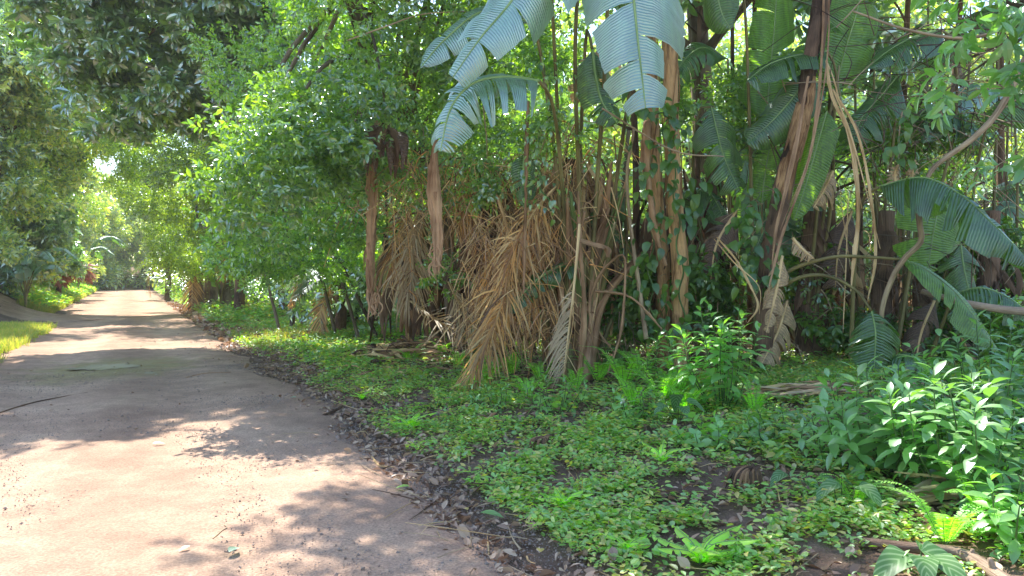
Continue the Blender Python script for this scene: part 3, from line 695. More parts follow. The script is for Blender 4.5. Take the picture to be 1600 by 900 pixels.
# far woods
def woods(name, label, boxes, n, seed, sc, mat='far'):
    rng = np.random.RandomState(seed); mb = MB()
    foliage(mb, rng, boxes, n, CL_FAR, sc, nsub=40, sub=.3)
    for c, r, w in boxes:
        for k in range(int(3 * r[0])):
            x = c[0] + rng.uniform(-1, 1) * r[0]; y = c[1] + rng.uniform(-1, 1) * r[1]
            h = H(x, y)
            tube(mb, [A(x, y, h - .1), A(x + rng.normal() * .4, y, h + 2.5), A(x + rng.normal() * .8, y, c[2] + .3 * r[2])], np.array([.14, .1, .06]) * (.35 if seed == 53 else .6), 6, 1, n=8)
    o = mb.build(name, [M[mat], M['bark']], smooth=False); tag(o, label, "wood", kind='stuff')
woods("woodland", "sunlit leafy wood seen through the gaps behind the banana clump",
      [((0, 23, 2.2), (5, 2, 2.6), 1), ((8, 22, 2.0), (5, 2, 2.4), 1), ((16, 22, 2.5), (5, 2.5, 3), 1), ((4, 28, 4.5), (8, 2.5, 4.0), .8), ((17, 27, 4.5), (7, 3, 4.5), .8), ((-4.5, 27, 3.0), (3, 2, 3.0), .8), ((2, 21, 6.5), (5, 1.6, 2.6), 1), ((10, 21, 6.5), (6, 1.8, 3), 1), ((-3, 22, 5.5), (3, 1.6, 2.4), 1), ((11, 33, 8), (12, 2.5, 7.0), .8), ((-4, 33, 6), (6, 2.5, 5.0), .8)], 24000, 51, 1.2)
woods("shaded_thicket", "dark shaded leaves filling the depth of the thicket behind the banana clumps",
      [((.5, 15.0, 2.0), (2.2, .9, 1.9), 1), ((4.5, 14.6, 2.2), (2.6, .9, 2.0), 1), ((8.5, 14.4, 2.2), (2.6, .9, 2.0), 1), ((1.0, 16.6, 4.4), (3, .9, 1.4), .6), ((6.0, 17.0, 4.4), (3.6, .9, 1.4), .6), ((-2.0, 17, 1.6), (2.0, .9, 1.5), 1), ((-4.6, 20, 1.4), (1.6, .9, 1.1), 1), ((-2.5, 19, 4.0), (2.4, 1.2, 2.0), 1)], 4200, 53, .95, 'dark')  # extra layer of dark leaves, added to darken the gaps in the thicket
woods("far_woodland", "hazy wood closing the view beyond the end of the road",
      [((-75, 125, 9), (22, 6, 9), 1), ((-40, 128, 9), (18, 6, 9), 1), ((-52, 85, 6), (7, 12, 7), 1), ((-44, 62, 5), (5, 10, 6), 1), ((-22, 75, 6), (6, 12, 7), 1), ((-36, 44, 4), (5, 7, 5), 1),
       ((-5, 90, 6), (14, 6, 7), 1)], 15000, 52, 2.4)

# ================================================================== house behind the trees
hx, hy = -12.6, 48.0
hz0 = float(H(hx, hy)) - .1
hs = thing("garden_house", "white walled house with a brown tiled roof glimpsed behind the roadside trunks", "house", (hx, hy, hz0))
def box(mb, c, d, mat=0):
    c = A(*c); d = A(*d) / 2
    s = np.array([(x, y, z) for x in (-1, 1) for y in (-1, 1) for z in (-1, 1)], float)
    v = c + s * d
    f = np.array([(0, 1, 3, 2), (4, 6, 7, 5), (0, 4, 5, 1), (2, 3, 7, 6), (0, 2, 6, 4), (1, 5, 7, 3)])
    mb.add(v, f, mat)
def plain(name, c, rough=.8):
    m, t, n, l = newmat(name)
    p = N(t, "ShaderNodeBsdfPrincipled"); p.inputs["Roughness"].default_value = rough
    z = N(t, "ShaderNodeTexNoise", i_Scale=3.0, i_Detail=4.0)
    l.new(ramp(t, z.outputs[0], [(.3, [x * .85 for x in c]), (.7, c)]), p.inputs["Base Color"])
    o = N(t, "ShaderNodeOutputMaterial"); l.new(p.outputs[0], o.inputs[0]); return m
M['plaster'] = plain("white_plaster", (.78, .76, .72)); M['tile'] = plain("brown_roof_tile", (.25, .12, .08)); M['glass'] = plain("dark_glass", (.03, .04, .05), .1)
M['frame'] = plain("white_frame", (.7, .7, .7), .5)
mb = MB(); box(mb, (hx, hy, hz0 + 1.5), (8, 4, 3.0)); mb.build("wall", M['plaster'], hs, smooth=False)
mb = MB(); rv = np.array([(-4.4, -2.5, 2.95), (4.4, -2.5, 2.95), (4.4, 2.5, 2.95), (-4.4, 2.5, 2.95), (-3, 0, 4.3), (3, 0, 4.3)]) + A(hx, hy, hz0)
mb.add(rv, [np.array([(0, 1, 5, 4), (2, 3, 4, 5)]), np.array([(1, 2, 5), (3, 0, 4)]), np.array([(3, 2, 1, 0)])]); mb.build("roof", M['tile'], hs, smooth=False)
for wx in (-2.4, 1.6):
    mb = MB()
    for q in ((-.62, 0, .08, 1.2), (.62, 0, .08, 1.2), (0, .58, 1.32, .08), (0, -.58, 1.32, .08)): box(mb, (hx + wx + q[0], hy - 2.03, hz0 + 1.6 + q[1]), (q[2], .08, q[3]))
    w = mb.build("window", M['frame'], hs, smooth=False)
    mb = MB(); box(mb, (hx + wx, hy - 2.015, hz0 + 1.6), (1.16, .03, 1.08)); mb.build("pane", M['glass'], w, smooth=False)

# ================================================================== right verge palms, trunks
def palm_live(name, label, base, h, nf, L, seed, lean=(0, 0), leaflet=.45, group=None, mat='palm', dead=0, tr=.18, spread=1.0, trunk='fibre', nl=46):
    rng = np.random.RandomState(seed)
    r = thing(name, label, "palm", base, group)
    b = A(*base); top = b + A(lean[0], lean[1], h)
    mb = MB(); tube(mb, [b - A(0, 0, .1), b + (top - b) * .5 + A(.05, 0, 0), top], [tr * 1.2, tr, tr * .8], 12, n=14); mb.build("trunk", M[trunk], r)
    for i in range(nf + dead):
        az = i * 2.4 + rng.uniform(-.3, .3)
        d = A(math.cos(az), math.sin(az), 0)
        isd = i >= nf
        el = rng.uniform(.15, 1.2) if not isd else rng.uniform(-1.2, -.4)
        l = L * rng.uniform(.8, 1.1)
        m1 = top + (d * math.cos(el) * spread + A(0, 0, math.sin(el))) * l * .45
        end = top + d * l * (.85 if not isd else .35) * spread + A(0, 0, math.sin(el) * l * .45 - l * (.28 if not isd else .5))
        f = MB(); frond(f, [top, m1, end], nl, leaflet, .02, rng, (0, 0, 1) + d * .2, grav=.35, jit=.08, rib=.018, st=3)
        f.build("frond" if not isd else "dead_frond", [M[mat if not isd else 'dry'], M['olive' if not isd else 'stalk']], r)
    return r
palm_live("feather_palm", "feathery dark green palm between the ivy clad trunk and the hanging red brown sheath", gz(-4.1, 18.2), 1.0, 20, 2.0, 61, leaflet=.42, dead=1, tr=.13)
palm_live("bending_palm", "palm with pale yellowish fronds bending towards the road beyond the trunks", gz(-21.3, 47.5), 2.2, 12, 3.0, 62, leaflet=.6, mat='palm', dead=1, trunk='bark')
palm_live("stout_palm", "dark stout palm with a shaggy skirt in the verge clump of trunks", gz(-13.6, 33.0), 2.6, 10, 3.2, 63, leaflet=.7, dead=1, tr=.28)
palm_live("shaggy_palm", "shaggy palm with brown hanging fronds beside the small leaved tree", gz(-9.6, 27.0), 3.4, 8, 2.8, 64, leaflet=.6, dead=2, tr=.17)
palm_live("bank_palm", "dark palm with drooping fronds on the bank above the grass patch", gz(-24.0, 36.5), 1.6, 12, 3.0, 65, leaflet=.6, dead=3, tr=.3)
# ivy clad trunk at (445, 490)
b = G(448, 492)
r = thing("ivy_clad_tree", "dark ivy clad trunk standing in the light green verge", "tree", b)
mb = MB(); tp = tube(mb, [b - A(0, 0, .1), b + A(-.1, 0, 1.4), b + A(-.3, .2, 3.0), b + A(-.8, .3, 4.2)], [.24, .2, .17, .1], 12, n=22); mb.build("trunk", M['fibre'], r)
rng = np.random.RandomState(4); k = 900; idx = rng.randint(len(tp) - 1, size=k); dd = unit(rng.normal(size=(k, 3)) * A(1, 1, .15))
pos = tp[idx] + dd * rng.uniform(.18, .42, (k, 1)) + rng.normal(size=(k, 3)) * .06
mb = MB(); scatter(mb, [LF_HEART, LF_OVAL], pos, basis(unit(dd * .4 + A(0, 0, -1) + rng.normal(size=(k, 3)) * .3), dd), rng.uniform(.09, .2, k), rng); mb.build("ivy", M['dark'], r)
foli = MB(); foliage(foli, rng, [(b + A(-.8, .2, 4.6), (1.2, 1.1, .8), 1), (b + A(-.1, .1, 3.4), (.9, .9, .6), 1)], 300, CL_FAR, .8); foli.build("crown", M['dark'], r, smooth=False)
# slim bare trunks of the verge clump
for (u, v, Y, h, rr, lean, lb) in ((335, 470, 33, 4.0, .16, -.5, "slim dark trunk leaning towards the road in the verge clump"), (322, 470, 34.5, 3.8, .13, .5, "slim dark trunk leaning away from the road in the verge clump"), (372, 468, 30, 4.2, .12, .8, "slender trunk standing near the shaggy palm")):
    b = P(u, v, Y); b = gz(b[0], b[1])
    rng = np.random.RandomState(int(u)); r = thing("slim_tree", lb, "tree", b)
    mb = MB(); tp = tube(mb, [b - A(0, 0, .1), b + A(lean * .3, 0, h * .5), b + A(lean, 0, h)], [rr * 1.3, rr, rr * .6], 9, n=14)
    for k in range(5): tube(mb, [tp[8 + k], tp[8 + k] + A(rng.normal() * .6, rng.normal() * .3, .9)], [rr * .4, rr * .1], 5, n=5)
    mb.build("trunk", M['bark'], r)
    mb = MB(); foliage(mb, rng, [(b + A(lean, 0, h + .4), (1.3, 1.2, .9), 1)], 260, CL_LIME, 1.1); mb.build("crown", M['lime'], r, smooth=False)

# rust-red dead frond heap on the left bank
x_, y_ = -3.5 * ROAD_N + 50 * ROAD_D; c = gz(x_, y_)
r = thing("rust_red_palm", "rust red dried palm heap on the bank beside the far road", "dead palm", c)
rng = np.random.RandomState(8)
mb = MB(); tube(mb, [c - A(0, 0, .1), c + A(0, 0, .5), c + A(.1, 0, .9)], [.2, .16, .1], 8, n=6); mb.build("trunk", M['fibre'], r)
for i in range(14):
    az = i * 2.4; d = A(math.cos(az), math.sin(az) * .6, 0); mb = MB()
    frond(mb, [c + A(0, 0, .8), c + d * 1.2 + A(0, 0, 1.5 + .6 * rng.rand()), c + d * 1.9 + A(0, 0, .8 + .5 * rng.rand())], 30, 1.0, .09, rng, (0, 0, 1), grav=.1, jit=.25, st=2)
    mb.build("dead_frond", [M['rust'], M['sheath']], r)

# ================================================================== the banana clump (giant strelitzia)
base = gz(.85, 10.2)
cl = thing("banana_clump", "large banana like clump with bluish torn leaves arching towards the road and brown leaf bases", "banana plant", base)
rng = np.random.RandomState(3)
B = lambda du, v=585, Y=10.3: P(900 + du, v, Y)
# leaf A: broad bluish leaf hanging at the top centre
banana_leaf(cl, [P(985, -190, 8.4), P(985, -60, 8.2), P(993, 40, 8.0), P(1008, 170, 7.8)], .61, (0, -1, .42), 101, pet=[B(15), P(930, 330, 10), P(945, 100, 9.6), P(955, -120, 9.0)], droop=.28, tears=5, gap=.2, grav=.1, lean=.55, cuts={1: [(.34, 1.0), (.56, .9), (.80, .78), (.92, .85)], -1: [(.38, .9), (.70, 1.12), (.86, .55)]})
banana_leaf(cl, [P(905, -210, 8.6), P(860, -110, 8.3), P(805, -5, 8.0), P(752, 60, 7.8), P(708, 122, 7.7)], .48, (.12, -1, .7), 102, pet=[B(0), P(905, 330, 10), P(898, 100, 9.4), P(905, -80, 9.0)], droop=.4, tears=9, gap=.22, grav=.15, lean=.5, mat='banana', cuts={1: [(.25, .9), (.42, 1.05), (.55, .95), (.72, .9), (.84, .8)], -1: [(.3, .9), (.5, 1.15), (.66, 1.0), (.85, .7)]})
banana_leaf(cl, [P(842, 128, 8.6), P(790, 122, 8.3), P(740, 132, 8.1), P(705, 170, 7.95), P(688, 238, 7.85)], .42, (-.25, -.75, .9), 103, pet=[B(-20), P(885, 420, 10), P(875, 250, 9.4), P(862, 160, 8.9)], droop=.55, tears=12, gap=.32, grav=.35)
banana_leaf(cl, [P(835, 40, 9.6), P(760, 20, 9.4), P(700, 60, 9.3), P(655, 110, 9.2)], .32, (0, -.8, .9), 104, pet=[B(-14), P(872, 300, 10), P(850, 120, 9.8)], droop=.35, tears=3, mat='banana')
banana_leaf(cl, [P(925, 80, 9.8), P(930, 120, 9.7), P(940, 160, 9.6), P(965, 195, 9.5)], .33, (.3, -1, .4), 105, pet=[B(6), P(905, 300, 10.3), P(915, 60, 10)], droop=.3, tears=5, mat='bananadark')
banana_leaf(cl, [P(905, 408, 10.2), P(870, 418, 9.9), P(830, 445, 9.7), P(795, 490, 9.6)], .22, (0, -.7, 1), 106, pet=[B(-4), P(912, 480, 10.4), P(912, 420, 10.3)], droop=.5, tears=10, gap=.3, mat='bananadark')
banana_leaf(cl, [P(820, 240, 9.9), P(818, 270, 9.8), P(822, 300, 9.75), P(818, 325, 9.7)], .16, (.2, -1, .2), 107, pet=[P(880, 420, 10.3), P(850, 300, 10.1)], droop=.3, tears=2, mat='bananadark')
banana_leaf(cl, [P(975, 300, 10.6), P(955, 320, 10.5), P(950, 350, 10.5), P(972, 380, 10.5)], .26, (.3, -1, .3), 108, pet=[B(25), P(975, 430, 10.7)], droop=.3, tears=4, mat='bananadark')
banana_leaf(cl, [P(862, 0, 9.5), P(850, -90, 9.3), P(800, -170, 9.0), P(730, -190, 8.7)], .5, (0, -.5, 1), 109, pet=[B(-10), P(880, 350, 10.3), P(868, 120, 9.9)], droop=.4, tears=7)
banana_leaf(cl, [P(1010, -20, 9.6), P(1040, -130, 9.2), P(1100, -170, 8.8), P(1180, -120, 8.5)], .5, (.1, -.4, 1), 110, pet=[B(20), P(960, 300, 10.2), P(990, 100, 9.9)], droop=.4, tears=7)
# dead blade behind leaf A
banana_leaf(cl, [P(955, 70, 9.9), P(935, 100, 9.8), P(915, 130, 9.8), P(900, 165, 9.8)], .3, (.2, -1, .2), 111, droop=.5, tears=4, mat='deadblade', rib='stalk', name="dead_leaf")
# leaf bases / petiole bundle
for i in range(17):
    mb = MB(); du = (i / 16 * 2 - 1) * 42; tu = du * 1.9 + rng.normal() * 22
    v1 = rng.uniform(240, 420)
    b0_ = B(du * .5, 595, 10.2 + rng.normal() * .18); pp_ = [b0_, B(du * .9 + rng.normal() * 5, 470, 10.2), B(tu, v1, 10.1 + rng.normal() * .3)]
    tube(mb, pp_, [.055, .035, .016], 8, n=14)
    for k in range(3): strap(mb, [pp_[2], pp_[1] + rng.normal(size=3) * .07, pp_[0] * .5 + pp_[1] * .5 + rng.normal(size=3) * .14], np.array([.01, .045, .035, .008]) * rng.uniform(.5, 1.2), (rng.normal(), -1, .1), .8, n=16, rng=rng)
    mb.build("leaf_base", M[['olive', 'stalkbrown', 'stalkbrown', 'petiole', 'sheath'][i % 5]], cl)
mb = MB(); strap(mb, [P(903, 372, 9.4), P(925, 378, 9.3), P(948, 385, 9.3), P(950, 402, 9.3)], [.03, .06, .07, .02], (0, -.6, 1), .5, rng=rng); mb.build("broken_sheath", M['stalkbrown'], cl)
# upright bent stalks of the clump (dry)
for pts, w in (([P(925, 520, 9.6), P(922, 470, 9.6), P(940, 425, 9.5), P(972, 398, 9.4), P(977, 430, 9.4), P(970, 520, 9.3), P(950, 585, 9.2)], .017),
               ([P(905, 590, 9.4), P(914, 500, 9.4), P(908, 400, 9.5), P(903, 300, 9.7)], .03),
               ([P(930, 455, 9.8), P(975, 460, 9.6), P(1005, 480, 9.5), P(1035, 515, 9.4)], .015),
               ([P(1010, 190, 9.8), P(1012, 280, 9.7), P(1025, 360, 9.7), P(1040, 415, 9.7)], .045),
               ([P(825, 160, 9.7), P(822, 300, 9.6), P(818, 460, 9.5)], .022)):
    mb = MB(); pj = spline(pts, 40) + rng.normal(size=(40, 3)) * .003; tube(mb, pj, w * (1 + .22 * np.abs(np.sin(np.arange(40) * .9))) * np.linspace(1, .55, 40), 7); strap(mb, pts, [w * .6, w * 1.4, w * .4, w * 1.2, .003], (rng.normal() * .4, -1, .1), 1.0, rng=rng, n=50); mb.build("dry_stalk", M['stalkbrown'], cl)

# second clump further along: dark inner leaves
base2 = gz(4.0, 10.8)
c2 = thing("inner_banana_clump", "shaded banana like clump with backlit green leaves and brown papery trunks deep in the thicket", "banana plant", base2)
BB = lambda u, v=560, Y=10.6: P(u, v, Y)
L2 = [
 ([P(1196, 200, 10.8), P(1200, 130, 10.8), P(1208, 40, 10.8), P(1216, -90, 10.8)], .42, (-.1, -1, .1), 'bananalit', [BB(1200), P(1196, 330, 10.9)], 4, .1),
 ([P(1300, 150, 10.2), P(1318, 80, 10.1), P(1338, 10, 10), P(1352, -80, 10)], .42, (.3, -1, .2), 'bananalit', [BB(1262), P(1275, 300, 10.4)], 2, .1),
 ([P(1290, 82, 9.9), P(1245, 88, 9.8), P(1200, 102, 9.7), P(1165, 128, 9.6)], .30, (0, -.4, 1), 'bananadark', [BB(1262), P(1290, 300, 10.3), P(1305, 130, 10)], 6, .5),
 ([P(1468, 48, 10.2), P(1420, 62, 10), P(1380, 85, 9.9), P(1350, 112, 9.8)], .30, (0, -.3, 1), 'bananadark', [BB(1380), P(1480, 250, 10.6), P(1490, 90, 10.3)], 8, .4),
 ([P(1400, 120, 10.4), P(1375, 150, 10.3), P(1345, 185, 10.2), P(1330, 225, 10.1)], .36, (-.2, -.7, .8), 'bananadark', [BB(1350), P(1390, 260, 10.6)], 7, .4),
 ([P(1265, 110, 9.9), P(1240, 150, 9.8), P(1205, 190, 9.8), P(1165, 225, 9.8)], .38, (-.2, -1, .4), 'bananadark', [BB(1255), P(1280, 260, 10.2)], 4, .3),
 ([P(1110, 168, 10.2), P(1118, 200, 10.1), P(1130, 245, 10.0), P(1155, 300, 10.0)], .34, (.1, -1, .5), 'bananadark', [BB(1130), P(1085, 300, 10.5), P(1090, 180, 10.3)], 6, .35),
 ([P(1290, 175, 9.8), P(1275, 230, 9.7), P(1258, 290, 9.7), P(1240, 345, 9.7)], .22, (-.6, -1, .1), 'bananalit', [BB(1262), P(1300, 300, 10.2)], 0, .05),
 ([P(1190, 320, 10.4), P(1192, 290, 10.4), P(1198, 250, 10.4), P(1205, 215, 10.4)], .22, (-.3, -1, .1), 'bananalit', [BB(1190)], 2, .1),
 ([P(1372, 292, 9.0), P(1440, 278, 8.6), P(1500, 305, 8.3), P(1550, 350, 8.1), P(1615, 415, 8.0)], .34, (.15, -.55, .9), 'bananadark', [BB(1330, 570, 9.8), P(1335, 420, 9.6), P(1345, 320, 9.3)], 14, .75),
 ([P(1470, 290, 9.6), P(1462, 340, 9.5), P(1455, 380, 9.5), P(1450, 425, 9.5)], .48, (0, -1, .1), 'bananalit', [BB(1400, 560, 9.9), P(1440, 320, 9.9)], 1, .05),
 ([P(1405, 405, 8.9), P(1440, 418, 8.8), P(1490, 455, 8.7), P(1530, 505, 8.6), P(1562, 548, 8.6)], .26, (.2, -.5, .9), 'bananalit', [BB(1190, 470, 9.6), P(1230, 425, 9.4), P(1300, 402, 9.1), P(1360, 402, 9.0)], 4, .3),
 ([P(1362, 486, 8.9), P(1368, 515, 8.8), P(1368, 550, 8.8), P(1366, 590, 8.8)], .34, (-.1, -1, .3), 'bananadark', [BB(1195, 480, 9.6), P(1235, 440, 9.3), P(1285, 430, 9.1), P(1335, 452, 9.0)], 8, .2),
 ([P(1500, 380, 10), P(1508, 430, 9.9), P(1525, 490, 9.8), P(1545, 545, 9.8)], .34, (.2, -1, .3), 'bananadark', [BB(1440, 560, 10), P(1480, 420, 10.1)], 7, .3),
 ([P(1385, 560, 9), P(1410, 555, 8.8), P(1440, 565, 8.7), P(1465, 595, 8.6)], .22, (0, -.6, 1), 'bananadark', [BB(1370, 600, 9.2)], 3, .3),
 ([P(1140, -60, 9.6), P(1120, -20, 9.4), P(1125, 20, 9.3), P(1140, 48, 9.3)], .28, (-.3, -.8, .7), 'bananadark', [BB(1180), P(1170, 200, 10.2), P(1160, 0, 9.8)], 0, .2),
 ([P(1490, 460, 9.4), P(1530, 450, 9.2), P(1570, 462, 9.1), P(1610, 490, 9)], .24, (0, -.4, 1), 'bananadark', [BB(1450, 570, 9.7)], 10, .5),
 ([P(1540, 190, 9.9), P(1580, 150, 9.8), P(1630, 150, 9.7), P(1690, 190, 9.6)], .36, (0, -.5, 1), 'bananadark', [BB(1500), P(1520, 300, 10.2)], 8, .5),
 ([P(1420, 200, 10.8), P(1450, 170, 10.7), P(1500, 180, 10.6), P(1540, 230, 10.5)], .36, (0, -.5, 1), 'bananadark', [BB(1420), P(1410, 300, 10.9)], 8, .5),
 ([P(1060, 330, 10.8), P(1075, 300, 10.7), P(1110, 305, 10.6), P(1135, 350, 10.5)], .3, (0, -.6, 1), 'bananadark', [BB(1070)], 6, .4),
]
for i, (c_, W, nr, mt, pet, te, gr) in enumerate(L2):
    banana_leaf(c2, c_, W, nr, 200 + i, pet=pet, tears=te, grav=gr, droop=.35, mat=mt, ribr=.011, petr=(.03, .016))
rl = np.random.RandomState(909)
for i in range(26):
    u = rl.uniform(1070, 1640); v = rl.uniform(-40, 430); Y = rl.uniform(10.4, 12.6)
    sgn = rl.choice([-1, 1]); sp = rl.uniform(25, 75) * sgn
    up_ = rl.rand() < .35
    if up_: ct = [P(u, v + 60, Y), P(u + sp * .2, v, Y), P(u + sp * .4, v - 70, Y - .1), P(u + sp * .7, v - 130, Y - .2)]
    else: ct = [P(u, v, Y), P(u + sp, v - 18, Y - .2), P(u + 1.9 * sp, v + 15, Y - .4), P(u + 2.5 * sp, v + 70, Y - .5)]
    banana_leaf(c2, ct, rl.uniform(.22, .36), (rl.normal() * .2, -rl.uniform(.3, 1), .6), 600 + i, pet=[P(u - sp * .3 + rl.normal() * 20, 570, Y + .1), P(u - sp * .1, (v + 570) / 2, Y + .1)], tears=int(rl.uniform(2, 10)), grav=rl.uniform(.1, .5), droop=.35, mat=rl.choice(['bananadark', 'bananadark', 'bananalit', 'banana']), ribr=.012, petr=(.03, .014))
for i, (u, v, Y, rx, rz, n_, mt, lb) in enumerate(((1105, 470, 10.4, .5, .5, 190, 'vine', "leafy dark undershrub filling the gap beside the slender stems"), (1260, 430, 10.9, .6, .6, 220, 'mid', "green undershrub behind the arching green petioles"), (1340, 520, 10.2, .5, .3, 150, 'vine', "low leafy undershrub beside the low hanging comb leaf"),
        (1520, 400, 10.9, .7, .7, 260, 'vine', "dark undershrub behind the big arching torn leaf"), (1590, 520, 9.9, .5, .4, 170, 'mid', "undershrub at the far corner under the level branch"), (1480, 530, 10.0, .5, .35, 150, 'vine', "low undershrub below the backlit broad leaf"), (985, 470, 10.6, .45, .7, 190, 'vine', "dark leafy undershrub beside the bent brown stalk"), (1400, 230, 11.2, .9, .8, 300, 'mid', "leafy branches high behind the hanging dry sheaths"), (1150, 200, 11.4, .8, .8, 260, 'mid', "leafy branches high behind the vine wrapped trunk"))):
    rv = np.random.RandomState(740 + i); c_ = P(u, v, Y); g_ = gz(c_[0], c_[1]); r = thing("understory_shrub", lb, "shrub", tuple(g_))
    mb = MB(); pts_ = foliage(mb, rv, [(c_, (rx * 1.15, rx * .8, rz * 1.2), 1)], int(n_ * 1.9), CL_MID if mt == 'mid' else CL_BIG, 1.0 if mt == 'mid' else .6, nsub=12, hollow=.2); mb.build("foliage", M[mt], r)
    mb = MB()
    for k in range(7): q_ = pts_[rv.randint(len(pts_))]; tube(mb, [g_ - A(0, 0, .05), (g_ + q_) / 2 + rv.normal(size=3) * .08, q_], [.018, .012, .004], 5, n=10)
    mb.build("stem", M['twig'], r)
# papery trunks
for i, (pts, rad) in enumerate((([BB(1195, 585, 9.8), P(1198, 440, 9.8), P(1222, 290, 9.8), P(1252, 170, 9.8), P(1283, -40, 9.9), P(1290, -160, 9.9)], [.11, .12, .10, .09, .09]),
                                ([BB(1262, 575, 10.6), P(1262, 460, 10.6), P(1270, 330, 10.5)], [.16, .15, .12]),
                                ([BB(1130, 560, 11.2), P(1120, 400, 11.2), P(1112, 260, 11.2)], [.14, .12, .10]),
                                ([BB(1385, 575, 10.4), P(1378, 470, 10.4), P(1385, 330, 10.4)], [.15, .13, .10]),
                                ([BB(1445, 580, 10.8), P(1440, 470, 10.8), P(1440, 360, 10.8)], [.13, .12, .10]),
                                ([BB(1545, 580, 10.6), P(1540, 470, 10.6), P(1550, 330, 10.6)], [.15, .13, .10]))):
    mb = MB(); tp = tube(mb, pts, rad, 12, n=40)
    for k in range(9):
        j = rng.randint(3, len(tp) - 6); a = rng.uniform(-2.6, -.5); o_ = A(math.cos(a), math.sin(a), 0) * (rad[0] + .01)
        strap(mb, [tp[j + 4] + o_, tp[j + 2] + o_ * 1.1 + rng.normal(size=3) * .01, tp[max(j - 3, 0)] + o_ * rng.uniform(1.1, 1.7)], [.05, .08, .05, .01], o_, .4, n=14, rng=rng)
    mb.build("trunk", M['fibre'], c2)
    if i == 0:
        mb = MB()
        for k in range(10):
            j = rng.randint(17, 25); o_ = unit(A(rng.normal() * .8, -1, 0)) * (rad[0] + .02)
            strap(mb, [tp[j + 1] + o_, tp[j] + o_ * 1.1, tp[j - 3] + o_ * 1.2], np.array([.03, .07, .06, .01]) * rng.uniform(.6, 1.3), o_, .5, n=14, rng=rng)
        mb.build("papery_bark", M['barkwarm'], c2)
# hanging dry stalks and sheaths of the inner clump
for pts, w, mt in (([P(1290, 95, 9.4), P(1300, 150, 9.3), P(1330, 220, 9.2), P(1342, 330, 9.1), P(1330, 455, 9.0)], .045, 'stalk'), ([P(1300, 140, 9.3), P(1338, 205, 9.2), P(1360, 300, 9.1), P(1369, 400, 9.1), P(1356, 472, 9.1)], .03, 'stalk'),
                ([P(1284, -120, 9.3), P(1284, 60, 9.3), P(1268, 230, 9.3), P(1222, 370, 9.2), P(1195, 480, 9.1)], .03, 'sheath'), ([P(1262, 120, 9.4), P(1240, 240, 9.3), P(1215, 350, 9.3), P(1206, 420, 9.3)], .035, 'sheath'),
                ([P(1120, 370, 9.0), P(1150, 405, 8.9), P(1175, 450, 8.9), P(1185, 480, 8.85), P(1168, 505, 8.8)], .022, 'stalk'), ([P(1325, 300, 9.5), P(1322, 420, 9.5), P(1318, 520, 9.4)], .012, 'stalk')):
    mb = MB(); strap(mb, pts, [w * .35, w * .6, w * .5, w * .7, w * .45, w * .6, w * .12], (0, -1, .1), 1.2, rng=rng, n=60); strap(mb, [p_ + rng.normal(size=3) * .035 for p_ in pts[:-1]], [w * .15, w * .35, w * .2, w * .1], (.5, -1, .1), .9, rng=rng, n=60); mb.build("dry_sheath", M[mt], c2)
for i, (pts, W, mt) in enumerate((([P(1238, 372, 9.2), P(1252, 388, 9.15), P(1272, 405, 9.1)], .10, 'deadblade'), ([P(1222, 400, 9.3), P(1214, 450, 9.2), P(1198, 520, 9.1)], .16, 'deadblade'),
                    ([P(1300, 268, 9.8), P(1285, 300, 9.7), P(1270, 325, 9.7)], .22, 'deadblade'), ([P(1398, 288, 9.2), P(1397, 270, 9.2), P(1402, 258, 9.2)], .12, 'deadblade'), ([P(1426, 290, 9.2), P(1425, 270, 9.2), P(1428, 250, 9.2)], .1, 'deadblade'),
                    ([P(1230, 470, 9.9), P(1215, 520, 9.8), P(1190, 570, 9.6)], .25, 'deadblade'), ([P(1150, 330, 10.2), P(1120, 380, 10.1), P(1110, 440, 10)], .25, 'deadbrown'), ([P(1330, 330, 10.3), P(1310, 390, 10.2), P(1305, 450, 10.2)], .3, 'deadbrown'),
                    ([P(1460, 470, 9.9), P(1440, 520, 9.8), P(1430, 580, 9.7)], .25, 'deadbrown'), ([P(1500, 520, 9.9), P(1520, 560, 9.7), P(1560, 585, 9.6)], .2, 'deadbrown'))):
    rr = np.random.RandomState(400 + i)
    banana_leaf(c2, pts, W, (.2 * rr.normal(), -1, .3), 300 + i, tears=6, droop=.6, grav=.4, gap=.4, mat=mt, rib='stalk', name="dead_leaf")
# shaggy brown dead leaves filling the thicket's inside
def skirt(name, label, center, rad, hgt, n, seed, mats, group=None):
    rng = np.random.RandomState(seed); c = np.array(center)
    r = thing(name, label, "dead leaves", c, group)
    for s in range(3):
        mb = MB()
        for i in range(n // 3):
            a = rng.uniform(0, 6.28); rr = rad * rng.uniform(.3, 1)
            top = c + A(math.cos(a) * rr * .6, math.sin(a) * rr * .5, hgt * rng.uniform(.45, 1))
            l = hgt * rng.uniform(.25, .6)
            end = top + A(math.cos(a) * rad * .3 + rng.normal() * .12, math.sin(a) * rad * .3 - .1, -l); end[2] = max(end[2], c[2] + .03)
            mid = (top + end) / 2 + A(math.cos(a), math.sin(a), .3) * .12 + rng.normal(size=3) * .05
            strap(mb, [top, mid, end], np.abs([.02, .045, .06, .015] + rng.normal(size=4) * .01), (math.cos(a), math.sin(a) - .3, .2), rng.uniform(.2, .9), n=10, rng=rng)
        mb.build("dead_leaf", M[mats[s % len(mats)]], r)
    return r
skirt("dead_leaf_skirt", "dark brown hanging dead leaves round the foot of the main banana clump", gz(.9, 10.9), .75, 3.0, 130, 71, ['stalkbrown', 'fibre', 'stalk'])
skirt("dead_leaf_skirt", "brown papery dead leaves between the two vine wrapped trunks", gz(2.6, 11.6), .8, 2.8, 120, 72, ['fibre', 'stalkbrown', 'fibre'])
